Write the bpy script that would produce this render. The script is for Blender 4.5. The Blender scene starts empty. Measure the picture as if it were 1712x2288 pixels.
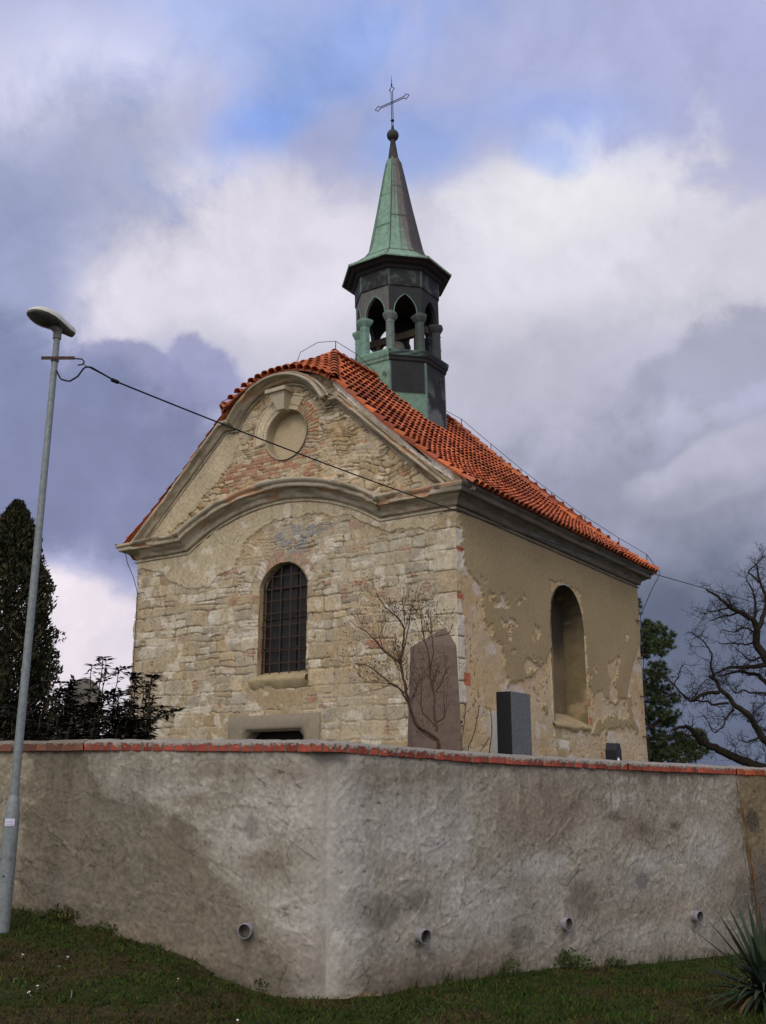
import bpy, math, random
import numpy as np
from mathutils import Vector, Matrix
SC = bpy.context.scene
R_ = math.radians

# ------------------------------------------------------------------ camera
EYE = 1.6
FPX, CX, CY = 2200.0, 856.0, 1144.0          # focal length and centre in photo pixels (1712 x 2288)
PITCH = math.atan(596 / FPX)
cam_d = bpy.data.cameras.new('camera')
cam_d.sensor_fit = 'VERTICAL'
cam_d.sensor_height = 24.0
cam_d.lens = 24.0 * FPX / 2288.0
cam_d.clip_start = 0.05
cam_d.clip_end = 3000
cam = bpy.data.objects.new('camera', cam_d)
SC.collection.objects.link(cam)
cam.location = (0, 0, EYE)
cam.rotation_euler = (math.pi / 2 + PITCH, 0, 0)
SC.camera = cam
# ------------------------------------------------------------------ exposure
SC.view_settings.view_transform = 'Standard'
SC.view_settings.look = 'None'
SC.view_settings.exposure = 0.0
SC.view_settings.gamma = 1.0
SC.view_settings.use_curve_mapping = False

def lin(r, g, b):
    f = lambda c: (c / 255 / 12.92) if c / 255 <= 0.04045 else ((c / 255 + 0.055) / 1.055) ** 2.4
    return np.array([f(r), f(g), f(b)])
def lin4(c): return tuple(lin(*c)) + (1.0,)

# ------------------------------------------------------------------ sun
SUN_DIR = Vector((-0.22, -0.76, 0.61)).normalized()      # towards the sun
sun_d = bpy.data.lights.new('sun', 'SUN')
sun_d.energy = 0.8
sun_d.angle = R_(20)
sun_d.color = (1.0, 0.95, 0.86)
sun = bpy.data.objects.new('sun', sun_d)
SC.collection.objects.link(sun)
sun.rotation_euler = SUN_DIR.to_track_quat('Z', 'Y').to_euler()
sun.location = (-20, -30, 40)

# ------------------------------------------------------------------ world: sky with broken cloud
def build_world():
    w = bpy.data.worlds.new('World'); SC.world = w
    w.use_nodes = True
    nt = w.node_tree; N = nt.nodes; L = nt.links
    N.clear()
    out = N.new('ShaderNodeOutputWorld')
    sky = N.new('ShaderNodeTexSky'); sky.sky_type = 'NISHITA'; sky.sun_disc = False
    sky.sun_elevation = math.asin(SUN_DIR.z)
    sky.sun_rotation = math.atan2(SUN_DIR.x, SUN_DIR.y)
    bg1 = N.new('ShaderNodeBackground'); bg1.inputs['Strength'].default_value = 0.15
    L.new(sky.outputs[0], bg1.inputs['Color'])
    tc = N.new('ShaderNodeTexCoord')
    sep = N.new('ShaderNodeSeparateXYZ'); L.new(tc.outputs['Generated'], sep.inputs[0])
    def M(op, a, b=None, c=None):
        n = N.new('ShaderNodeMath'); n.operation = op
        for i, x in enumerate((a, b, c)):
            if x is None: continue
            if isinstance(x, (int, float)): n.inputs[i].default_value = x
            else: L.new(x, n.inputs[i])
        return n.outputs[0]
    azn = M('MULTIPLY', M('ARCTAN2', sep.outputs[0], sep.outputs[1]), 57.29578)
    eln = M('MULTIPLY', M('ARCSINE', sep.outputs[2]), 57.29578)
    comb = N.new('ShaderNodeCombineXYZ'); L.new(azn, comb.inputs[0]); L.new(eln, comb.inputs[1])
    def noise(scale, detail, rough=0.55, dist=0.0, off=(0, 0, 0)):
        mp = N.new('ShaderNodeMapping'); mp.inputs['Location'].default_value = off
        L.new(tc.outputs['Generated'], mp.inputs['Vector'])
        n = N.new('ShaderNodeTexNoise'); n.inputs['Scale'].default_value = scale
        n.inputs['Detail'].default_value = detail; n.inputs['Roughness'].default_value = rough
        n.inputs['Distortion'].default_value = dist
        L.new(mp.outputs[0], n.inputs['Vector'])
        return n
    nf = noise(12.0, 10.0, 0.62, 0.25)                       # billows of the cloud edges
    nb = noise(3.5, 5.0, 0.55, 0.4, (3.1, 1.7, 0.4))  # broad brightness
    fb = M('MULTIPLY', M('SUBTRACT', nf.outputs['Fac'], 0.5), 1.25)
    nfw = noise(5.0, 4.0, 0.5, 0.0, (7.7, 2.2, 5.1))
    # warp the az/el coordinates a little
    sub = N.new('ShaderNodeVectorMath'); sub.operation = 'SUBTRACT'
    L.new(nfw.outputs['Color'], sub.inputs[0]); sub.inputs[1].default_value = (0.5, 0.5, 0.5)
    scl = N.new('ShaderNodeVectorMath'); scl.operation = 'MULTIPLY'
    L.new(sub.outputs[0], scl.inputs[0]); scl.inputs[1].default_value = (3.6, 3.6, 0)
    add = N.new('ShaderNodeVectorMath'); add.operation = 'ADD'
    L.new(comb.outputs[0], add.inputs[0]); L.new(scl.outputs[0], add.inputs[1])
    P = add.outputs[0]
    base = N.new('ShaderNodeRGB'); base.outputs[0].default_value = lin4((168, 170, 203))
    col = base.outputs[0]
    def mix(a, b, fac):
        n = N.new('ShaderNodeMix'); n.data_type = 'RGBA'
        if isinstance(fac, float): n.inputs[0].default_value = fac
        else: L.new(fac, n.inputs[0])
        L.new(a, n.inputs[6])
        if isinstance(b, tuple): n.inputs[7].default_value = b
        else: L.new(b, n.inputs[7])
        return n.outputs[2]
    def blob_mask(az, el, ra, re, rot, soft, fluff, amt):
        mp = N.new('ShaderNodeMapping'); mp.vector_type = 'TEXTURE'
        mp.inputs['Location'].default_value = (az, el, 0)
        mp.inputs['Rotation'].default_value = (0, 0, R_(rot))
        mp.inputs['Scale'].default_value = (ra, re, 1)
        L.new(P, mp.inputs['Vector'])
        ln = N.new('ShaderNodeVectorMath'); ln.operation = 'LENGTH'
        L.new(mp.outputs[0], ln.inputs[0])
        d = M('ADD', ln.outputs['Value'], M('MULTIPLY', fb, fluff))
        mr = N.new('ShaderNodeMapRange'); mr.interpolation_type = 'SMOOTHSTEP'
        mr.inputs['From Min'].default_value = 1.0 + soft; mr.inputs['From Max'].default_value = 1.0 - soft
        mr.inputs['To Min'].default_value = 0.0; mr.inputs['To Max'].default_value = amt
        L.new(d, mr.inputs['Value'])
        return mr.outputs[0]
    for (az, el, ra, re, rot, soft, fluff, amt, c) in SKY:
        col = mix(col, lin4(c), blob_mask(az, el, ra, re, rot, soft, fluff, amt))
    # billows inside the cloud: greyer hollows and whiter crowns
    nh = noise(7.0, 9.0, 0.6, 0.5, (2.2, 9.1, 6.3))
    hm = N.new('ShaderNodeMapRange'); hm.interpolation_type = 'SMOOTHSTEP'
    hm.inputs['From Min'].default_value = 0.50; hm.inputs['From Max'].default_value = 0.72; hm.inputs['To Max'].default_value = 0.42
    L.new(nh.outputs['Fac'], hm.inputs['Value'])
    dk = N.new('ShaderNodeMix'); dk.data_type = 'RGBA'; dk.blend_type = 'MULTIPLY'; dk.inputs[0].default_value = 1.0
    L.new(col, dk.inputs[6]); dk.inputs[7].default_value = (0.74, 0.75, 0.81, 1)
    col = mix(col, dk.outputs[2], hm.outputs[0])
    hl = N.new('ShaderNodeMapRange'); hl.interpolation_type = 'SMOOTHSTEP'
    hl.inputs['From Min'].default_value = 0.46; hl.inputs['From Max'].default_value = 0.28; hl.inputs['To Max'].default_value = 0.38
    L.new(nh.outputs['Fac'], hl.inputs['Value'])
    lt = N.new('ShaderNodeMix'); lt.data_type = 'RGBA'; lt.blend_type = 'MULTIPLY'; lt.inputs[0].default_value = 1.0
    L.new(col, lt.inputs[6]); lt.inputs[7].default_value = (1.25, 1.22, 1.16, 1)
    col = mix(col, lt.outputs[2], hl.outputs[0])
    # broad mottling, and the brighter part of the sky around the veiled sun
    val = M('ADD', M('MULTIPLY', M('SUBTRACT', nb.outputs['Fac'], 0.5), 0.24), 1.05)
    nd = noise(26.0, 6.0, 0.6, 0.3, (1.3, 8.2, 4.4))
    val = M('ADD', val, M('MULTIPLY', fb, 0.30))
    val = M('ADD', val, M('MULTIPLY', M('SUBTRACT', nd.outputs['Fac'], 0.5), 0.16))
    dot = N.new('ShaderNodeVectorMath'); dot.operation = 'DOT_PRODUCT'
    L.new(tc.outputs['Generated'], dot.inputs[0]); dot.inputs[1].default_value = tuple(SUN_DIR)
    glow = M('MULTIPLY', M('POWER', M('MAXIMUM', dot.outputs['Value'], 0.0), 1.5), 0.75)
    val = M('ADD', val, glow)
    wf = M('MINIMUM', M('MULTIPLY', glow, 1.1), 0.95)
    col = mix(col, lin4((232, 226, 216)), wf)          # the cloud near the veiled sun is warm white
    bg2 = N.new('ShaderNodeBackground'); L.new(col, bg2.inputs['Color']); L.new(val, bg2.inputs['Strength'])
    # gaps in the cloud show the clear sky
    gap = None
    for g in GAPS:
        m = blob_mask(*g)
        gap = m if gap is None else M('MAXIMUM', gap, m)
    ms = N.new('ShaderNodeMixShader')
    L.new(gap, ms.inputs[0]); L.new(bg2.outputs[0], ms.inputs[1]); L.new(bg1.outputs[0], ms.inputs[2])
    L.new(ms.outputs[0], out.inputs['Surface'])
# azimuth, elevation, radii (degrees), rotation, softness, fluffiness, amount, colour
def _s(u, v, ru, rv, rot, soft, fluff, amt, c=None):
    a = (u / 0.96667 - CX) / FPX; b = (CY - v / 0.96667) / FPX
    x, y, z = a, math.cos(PITCH) - b * math.sin(PITCH), math.sin(PITCH) + b * math.cos(PITCH)
    n = math.sqrt(x * x + y * y + z * z)
    k = 0.0265
    t = (math.degrees(math.atan2(x, y)), math.degrees(math.asin(z / n)), ru * k / math.cos(math.asin(z / n)), rv * k, rot, soft, fluff, amt)
    return t + ((c,) if c else ())
SKY = [
    _s(1000, 110, 900, 170, 0, 0.6, 0.8, 0.55, (174, 182, 222)),
    _s(180, 180, 300, 140, 10, 0.5, 1.4, 0.9, (208, 208, 230)),
    _s(480, 60, 260, 90, -20, 0.7, 1.6, 0.6, (182, 194, 236)),
    _s(1420, 160, 380, 170, 0, 0.7, 1.2, 0.6, (168, 174, 212)),
    _s(900, 640, 900, 250, 0, 0.45, 1.0, 0.95, (204, 202, 214)),
    _s(540, 520, 380, 200, -12, 0.3, 1.4, 0.95, (222, 217, 228)),
    _s(300, 640, 230, 100, 40, 0.35, 1.4, 0.8, (220, 214, 226)),
    _s(150, 410, 260, 170, 25, 0.55, 1.5, 0.85, (156, 163, 194)),
    _s(40, 640, 170, 240, 0, 0.5, 1.4, 0.85, (146, 155, 190)),
    _s(1220, 500, 300, 170, 5, 0.30, 1.5, 0.9, (218, 216, 226)),
    _s(1190, 430, 210, 80, 5, 0.45, 1.9, 0.8, (228, 227, 233)),
    _s(1560, 580, 260, 120, 5, 0.3, 1.3, 0.8, (206, 205, 216)),
    _s(1150, 870, 560, 180, 0, 0.5, 1.0, 0.85, (182, 182, 200)),
    _s(1560, 790, 220, 90, 12, 0.22, 1.3, 0.8, (160, 162, 184)),
    _s(1450, 1130, 460, 200, 0, 0.4, 1.1, 0.9, (152, 155, 176)),
    _s(1590, 1000, 190, 70, 14, 0.16, 1.2, 0.85, (182, 182, 200)),
    _s(1560, 1090, 260, 60, 5, 0.4, 1.2, 0.6, (160, 161, 182)),
    _s(1560, 1470, 420, 300, 0, 0.5, 0.6, 0.97, (97, 106, 128)),
    _s(440, 810, 95, 85, 0, 0.16, 1.0, 0.9, (150, 152, 188)),
    _s(280, 850, 150, 105, 0, 0.14, 1.0, 0.93, (146, 149, 184)),
    _s(60, 980, 250, 230, -20, 0.25, 1.1, 0.93, (126, 135, 170)),
    _s(270, 1060, 340, 170, 0, 0.3, 0.9, 0.92, (128, 134, 168)),
    _s(150, 1475, 430, 205, -20, 0.13, 0.5, 0.98, (230, 221, 230)),
    _s(660, 190, 240, 70, 28, 0.9, 3.2, 0.58, (136, 172, 240)),
    _s(640, 60, 420, 110, 8, 0.9, 2.4, 0.45, (154, 180, 238)),
    _s(905, 330, 120, 60, 0, 0.8, 2.0, 0.55, (134, 170, 240)),
    _s(1230, 265, 150, 60, -10, 0.8, 2.0, 0.4, (136, 170, 240)),
    _s(560, 265, 110, 36, 20, 0.8, 2.0, 0.55, (132, 168, 240)),
    _s(1190, 340, 70, 26, -10, 0.8, 2.0, 0.45, (136, 170, 240)),
]
GAPS = [
    _s(660, 180, 190, 80, -28, 0.8, 1.3, 0.2),
    _s(905, 330, 110, 60, 0, 0.9, 1.3, 0.15),
]
build_world()

# ================================================================== helpers
RNG = np.random.default_rng(7)
rnd = random.Random(11)

def hash2(ix, iy, seed):
    h = (ix.astype(np.int64) * 374761393 + iy.astype(np.int64) * 668265263 + seed * 2147483647) & 0xffffffff
    h = ((h ^ (h >> 13)) * 1274126177) & 0xffffffff
    h = (h ^ (h >> 16)) & 0xffffffff
    return h / 4294967295.0
def vnoise(x, y, seed=0):
    x = np.asarray(x, float); y = np.asarray(y, float)
    ix = np.floor(x); iy = np.floor(y); fx = x - ix; fy = y - iy
    fx = fx * fx * (3 - 2 * fx); fy = fy * fy * (3 - 2 * fy)
    a = hash2(ix, iy, seed); b = hash2(ix + 1, iy, seed); c = hash2(ix, iy + 1, seed); d = hash2(ix + 1, iy + 1, seed)
    return (a * (1 - fx) + b * fx) * (1 - fy) + (c * (1 - fx) + d * fx) * fy
def fbm(x, y, seed=0, oct=4, gain=0.5):
    s = 0; a = 1; t = 0
    for o in range(oct):
        s = s + a * vnoise(x * 2 ** o, y * 2 ** o, seed + o * 17); t += a; a *= gain
    return s / t
def sstep(a, b, x):
    t = np.clip((x - a) / (b - a), 0, 1)
    return t * t * (3 - 2 * t)
def in_poly(px, py, poly):
    inside = np.zeros(px.shape, bool); n = len(poly)
    for i in range(n):
        x1, y1 = poly[i]; x2, y2 = poly[(i + 1) % n]
        if y1 == y2: continue
        c = ((y1 > py) != (y2 > py)) & (px < (x2 - x1) * (py - y1) / (y2 - y1) + x1)
        inside ^= c
    return inside
def seg_dist(px, py, pts):
    d = np.full(px.shape, 1e9)
    for (x1, y1), (x2, y2) in zip(pts[:-1], pts[1:]):
        vx, vy = x2 - x1, y2 - y1
        t = np.clip(((px - x1) * vx + (py - y1) * vy) / (vx * vx + vy * vy + 1e-12), 0, 1)
        d = np.minimum(d, np.hypot(px - x1 - t * vx, py - y1 - t * vy))
    return d
def mixc(a, b, m):
    return a * (1 - m[..., None]) + b * m[..., None]

def tag(o, label, cat, group=None, kind=None):
    if label: o['label'] = label
    if cat: o['category'] = cat
    if group: o['group'] = group
    if kind: o['kind'] = kind
    return o
def empty(name, loc, label, cat, group=None):
    o = bpy.data.objects.new(name, None); SC.collection.objects.link(o)
    o.location = loc; o.empty_display_size = 0.2
    return tag(o, label, cat, group)
ROOT = {}
def root_loc(o):
    while o.parent: o = o.parent
    return np.array(o.location) if o.type == 'EMPTY' or o.get('placed') else np.zeros(3)
def mesh_obj(name, V, F, mat, parent=None, col=None, smooth=False, local=False):
    """V world coordinates (or local when local=True); F list of faces or (n,4) array"""
    V = np.asarray(V, float).reshape(-1, 3).copy()
    if parent is not None and not local: V -= root_loc(parent)
    me = bpy.data.meshes.new(name)
    if isinstance(F, np.ndarray):
        n, k = F.shape
        me.vertices.add(len(V)); me.vertices.foreach_set('co', V.ravel().astype(np.float32))
        me.loops.add(n * k); me.loops.foreach_set('vertex_index', F.ravel().astype(np.int32))
        me.polygons.add(n)
        me.polygons.foreach_set('loop_start', (np.arange(n) * k).astype(np.int32))
        me.polygons.foreach_set('loop_total', np.full(n, k, np.int32))
        me.update(calc_edges=True)
    else:
        me.from_pydata(V.tolist(), [], F)
        me.update()
    if smooth: me.polygons.foreach_set('use_smooth', np.ones(len(me.polygons), bool))
    if col is not None:
        c = np.ones((len(V), 4), np.float32); c[:, :3] = np.asarray(col).reshape(-1, 3)
        a = me.color_attributes.new('Col', 'FLOAT_COLOR', 'POINT'); a.data.foreach_set('color', c.ravel())
    if mat: me.materials.append(mat)
    o = bpy.data.objects.new(name, me); SC.collection.objects.link(o)
    if parent is not None: o.parent = parent
    return o
def grid_faces(nz, nx, keep=None):
    i = np.arange((nz - 1) * (nx - 1)); r = i // (nx - 1); c = i % (nx - 1)
    a = r * nx + c
    F = np.stack([a, a + 1, a + nx + 1, a + nx], 1)
    if keep is not None: F = F[keep.ravel()]
    return F
def sheet(name, P, mat, parent=None, col=None, keep=None, smooth=True):
    nz, nx = P.shape[:2]
    F = grid_faces(nz, nx, keep); V = P.reshape(-1, 3)
    C = None if col is None else np.broadcast_to(col, P.shape).reshape(-1, 3)
    if keep is not None:
        used = np.zeros(len(V), bool); used[F.ravel()] = True
        idx = np.cumsum(used) - 1; F = idx[F]; V = V[used]
        if C is not None: C = C[used]
    return mesh_obj(name, V, F, mat, parent, C, smooth)

class MB:
    def __init__(s): s.V = []; s.F = []; s.C = []; s.n = 0
    def add(s, V, F, col=None):
        V = np.asarray(V, float).reshape(-1, 3)
        s.V.append(V); s.F += [[i + s.n for i in f] for f in F]
        c = np.zeros((len(V), 3)) + (col if col is not None else np.array([.5, .5, .5]))
        s.C.append(c); s.n += len(V)
    def box(s, c, size, rot=None, col=None):
        hx, hy, hz = np.array(size) / 2
        V = np.array([[x, y, z] for x in (-hx, hx) for y in (-hy, hy) for z in (-hz, hz)])
        if rot is not None: V = V @ np.array(rot).T
        s.add(V + np.array(c), [[0, 1, 3, 2], [4, 6, 7, 5], [0, 4, 5, 1], [2, 3, 7, 6], [0, 2, 6, 4], [1, 5, 7, 3]], col)
    def tube(s, pts, rad, n=6, col=None, cap=True):
        pts = np.asarray(pts, float); m = len(pts)
        rad = np.broadcast_to(np.asarray(rad, float), (m,))
        tg = np.gradient(pts, axis=0); tg /= np.linalg.norm(tg, axis=1)[:, None] + 1e-12
        ref = np.array([0, 0, 1.0]) if abs(tg[0][2]) < 0.9 else np.array([1.0, 0, 0])
        u = np.cross(tg[0], ref); u /= np.linalg.norm(u)
        a = np.arange(n) * 2 * math.pi / n
        V = []
        for i in range(m):
            u = u - tg[i] * (u @ tg[i]); u /= np.linalg.norm(u) + 1e-12
            w = np.cross(tg[i], u)
            V.append(pts[i] + rad[i] * (np.cos(a)[:, None] * u + np.sin(a)[:, None] * w))
        F = [[i * n + k, i * n + (k + 1) % n, (i + 1) * n + (k + 1) % n, (i + 1) * n + k] for i in range(m - 1) for k in range(n)]
        if cap: F += [list(range(n))[::-1], list(range((m - 1) * n, m * n))]
        s.add(np.concatenate(V), F, col)
    def lathe(s, prof, n=16, c=(0, 0, 0), col=None):
        a = np.arange(n) * 2 * math.pi / n
        V = [[r * math.cos(t) + c[0], r * math.sin(t) + c[1], z + c[2]] for r, z in prof for t in a]
        m = len(prof)
        F = [[i * n + k, i * n + (k + 1) % n, (i + 1) * n + (k + 1) % n, (i + 1) * n + k] for i in range(m - 1) for k in range(n)]
        s.add(V, F, col)
    def build(s, name, mat, parent=None, smooth=False, local=False):
        return mesh_obj(name, np.concatenate(s.V), s.F, mat, parent, np.concatenate(s.C), smooth, local)

# ------------------------------------------------------------------ materials
def mat_attr(name, rough=0.9, nscale=30.0, namt=0.25, bscale=60.0, bump=0.25, bdist=0.01, spec=0.25, metal=0.0):
    m = bpy.data.materials.new(name); m.use_nodes = True
    nt = m.node_tree; N = nt.nodes; L = nt.links; b = N['Principled BSDF']
    at = N.new('ShaderNodeAttribute'); at.attribute_name = 'Col'
    geo = N.new('ShaderNodeNewGeometry')
    n1 = N.new('ShaderNodeTexNoise'); n1.inputs['Scale'].default_value = nscale; n1.inputs['Detail'].default_value = 5
    L.new(geo.outputs['Position'], n1.inputs['Vector'])
    mr = N.new('ShaderNodeMapRange'); mr.inputs['To Min'].default_value = 1 - namt; mr.inputs['To Max'].default_value = 1 + namt
    mr.inputs['From Min'].default_value = 0.25; mr.inputs['From Max'].default_value = 0.75
    L.new(n1.outputs['Fac'], mr.inputs['Value'])
    mx = N.new('ShaderNodeVectorMath'); mx.operation = 'SCALE'
    L.new(at.outputs['Color'], mx.inputs[0]); L.new(mr.outputs[0], mx.inputs['Scale'])
    L.new(mx.outputs[0], b.inputs['Base Color'])
    b.inputs['Roughness'].default_value = rough; b.inputs['Specular IOR Level'].default_value = spec
    b.inputs['Metallic'].default_value = metal
    if bump > 0:
        n2 = N.new('ShaderNodeTexNoise'); n2.inputs['Scale'].default_value = bscale; n2.inputs['Detail'].default_value = 4
        L.new(geo.outputs['Position'], n2.inputs['Vector'])
        bp = N.new('ShaderNodeBump'); bp.inputs['Strength'].default_value = bump; bp.inputs['Distance'].default_value = bdist
        L.new(n2.outputs['Fac'], bp.inputs['Height']); L.new(bp.outputs[0], b.inputs['Normal'])
    return m
def mat_plain(name, c, rough=0.7, namt=0.2, nscale=20.0, bump=0.15, spec=0.3, metal=0.0, bscale=50.0):
    m = mat_attr(name, rough, nscale, namt, bscale, bump, 0.006, spec, metal)
    nt = m.node_tree
    at = [n for n in nt.nodes if n.type == 'ATTRIBUTE'][0]
    rgb = nt.nodes.new('ShaderNodeRGB'); rgb.outputs[0].default_value = lin4(c)
    for l in list(at.outputs['Color'].links): nt.links.new(rgb.outputs[0], l.to_socket)
    nt.nodes.remove(at)
    return m
M_MASONRY = mat_attr('masonry', 0.95, 22, 0.22, 70, 0.35, 0.012)
M_PLASTER = mat_attr('plaster', 0.95, 14, 0.12, 90, 0.2, 0.006)
M_RENDER = mat_attr('cement_render', 0.95, 25, 0.16, 110, 0.35, 0.008)
M_TILE = mat_attr('clay_tile', 0.85, 18, 0.2, 60, 0.15, 0.006)
M_COPPER = mat_attr('weathered_copper', 0.75, 9, 0.25, 30, 0.12, 0.004, 0.35)
M_BARK = mat_attr('bark', 0.95, 30, 0.3, 60, 0.4, 0.01, 0.1)
M_LEAF = mat_attr('leaf', 0.7, 12, 0.3, 40, 0.0, 0.01, 0.25)
M_GRASS = mat_attr('grass', 0.9, 4, 0.3, 40, 0.0, 0.01, 0.1)
M_SOIL = mat_attr('turf_soil', 0.98, 16, 0.4, 60, 0.6, 0.02, 0.1)
M_BRICK = mat_attr('coping_brick', 0.9, 30, 0.2, 90, 0.3, 0.006)
M_IRON = mat_plain('rusty_iron', (70, 52, 42), 0.8, 0.35, 40, 0.3)
M_DARKIRON = mat_plain('dark_iron', (38, 38, 46), 0.6, 0.2, 40, 0.1)
M_GALV = mat_plain('galvanised_steel', (126, 132, 132), 0.6, 0.25, 28, 0.1, 0.4, 0.2)
M_CABLE = mat_plain('black_cable', (22, 22, 24), 0.6, 0.1, 20, 0)

# ================================================================== chapel frame
R0 = np.array([1.405, 18.5])
AZ = R_(34.1)
Dv = np.array([math.sin(AZ), math.cos(AZ), 0.0])       # along the side wall, away
Tv = np.array([-math.cos(AZ), math.sin(AZ), 0.0])      # along the gable wall, to the left
Zv = np.array([0, 0, 1.0])
def P3(t, s, z):
    t, s, z = np.broadcast_arrays(np.asarray(t, float), np.asarray(s, float), np.asarray(z, float))
    return np.stack([R0[0] + Tv[0] * t + Dv[0] * s, R0[1] + Tv[1] * t + Dv[1] * s, z], -1)
W_F, L_S, ZG = 8.9, 9.9, 0.6
TC = 4.48
PROF_D = np.array([0, 1.65, 2.95, 3.95, 4.98]); PROF_Z = np.array([11.8, 10.02, 8.74, 7.9, 7.12])
def roof_z(d): return np.interp(d, PROF_D, PROF_Z)
def hip_eave(t):
    x = np.clip(np.abs(t - TC) / 1.65, 0, 1)
    return 10.0 + 0.58 * (1 - x ** 2.2)
chapel_loc = P3(TC, L_S / 2, ZG)
chapel = empty('chapel', tuple(chapel_loc), 'small baroque stone chapel with a curved gable and orange tiled roof', 'chapel')

# ------------------------------------------------------------------ masonry field
PAL = [lin(186, 168, 134), lin(196, 178, 142), lin(176, 158, 124), lin(186, 176, 152), lin(174, 153, 112),
       lin(166, 154, 130), lin(208, 198, 172), lin(168, 140, 90), lin(172, 116, 84), lin(160, 150, 130)]
def stone_field(u, v, rowh, roww, seed, warp=0.03, jit=0.3, rc=0.05, pal_p=None):
    """irregular coursed stones: distance to the joint, per-stone randoms, colour"""
    rg = np.random.default_rng(seed)
    uu = u + warp * 2 * (fbm(u * 1.7, v * 1.7, seed, 3) - .5) * 2 + 0.022 * (fbm(u * 11, v * 11, seed + 5, 3) - .5) * 2
    vv = v + warp * 2 * (fbm(u * 1.3 + 9, v * 1.9 + 4, seed + 3, 3) - .5) * 2 + 0.022 * (fbm(u * 10 + 3, v * 10, seed + 6, 3) - .5) * 2
    rows = [v.min() - 1]
    while rows[-1] < v.max() + 1: rows.append(rows[-1] + rg.uniform(*rowh))
    rows = np.array(rows)
    ri = np.clip(np.searchsorted(rows, vv) - 1, 0, len(rows) - 2)
    d = np.zeros(u.shape); sid = np.zeros(u.shape, np.int64); size = np.zeros(u.shape)
    pal_p = pal_p if pal_p is not None else [.19, .15, .15, .12, .1, .11, .11, .03, .02, .02]
    nid = 0; cols = []; hts = []
    for r in range(len(rows) - 1):
        m = ri == r
        rgr = np.random.default_rng(seed * 1000 + r)
        br = [u.min() - 1 - rgr.uniform(0, .3)]
        H = rows[r + 1] - rows[r]
        while br[-1] < u.max() + 1: br.append(br[-1] + max(rgr.uniform(*roww) * (0.6 + 0.6 * H / rowh[1]), 0.06))
        br = np.array(br); nb = len(br) - 1
        split = rgr.random(nb) < 0.22
        sv = rgr.uniform(.35, .65, nb)
        for _ in range(nb * 2):
            k = rgr.choice(len(PAL), p=pal_p)
            cols.append(PAL[k] * rgr.uniform(0.86, 1.12)); hts.append(rgr.uniform(0, 1))
        if not m.any():
            nid += nb * 2; continue
        um, vm = uu[m], vv[m]
        j = np.clip(np.searchsorted(br, um) - 1, 0, nb - 1)
        b0, b1 = br[j], br[j + 1]
        r0 = np.full(um.shape, rows[r]); r1 = np.full(um.shape, rows[r + 1])
        mid = rows[r] + sv[j] * H
        up = split[j] & (vm > mid); dn = split[j] & (vm <= mid)
        r0 = np.where(up, mid, r0); r1 = np.where(dn, mid, r1)
        dx = np.minimum(um - b0, b1 - um); dy = np.minimum(vm - r0, r1 - vm)
        rr = np.minimum(rc, np.minimum(b1 - b0, r1 - r0) * .45)
        dd = np.where((dx < rr) & (dy < rr), rr - np.hypot(rr - dx, rr - dy), np.minimum(dx, dy))
        d[m] = dd; sid[m] = nid + j * 2 + up.astype(int)
        nid += nb * 2
    cols = np.array(cols); hts = np.array(hts)
    return d, sid, cols[sid], hts[sid]
MORTAR = lin(188, 170, 136)
CREV = lin(92, 76, 56)
def arch_z(t, c, half, spring, rise):
    x = np.clip((t - c) / half, -1, 1)
    if rise >= half - 1e-6: return spring + rise * np.sqrt(1 - x * x)
    Rr = (half * half + rise * rise) / (2 * rise)
    return spring + np.sqrt(Rr * Rr - (x * half) ** 2) - (Rr - rise)
# facade openings
WIN = dict(c=4.28, half=0.665, z0=3.70, spring=5.66, rise=0.47)
OV = dict(c=4.30, z=9.07, r=0.575)
DOOR = dict(t0=3.63, t1=5.20, z1=2.56)
BL = dict(c=5.09, half=0.92, z0=2.80, spring=5.05, rise=0.92)      # blind window in the side wall

def cornice_line(t):
    x = np.abs(t - 4.45)
    Rr = 4.96
    return np.where(x < 2.7, 6.66 + 0.8 - (Rr - np.sqrt(np.maximum(Rr * Rr - x * x, 0))), 6.66)

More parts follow.
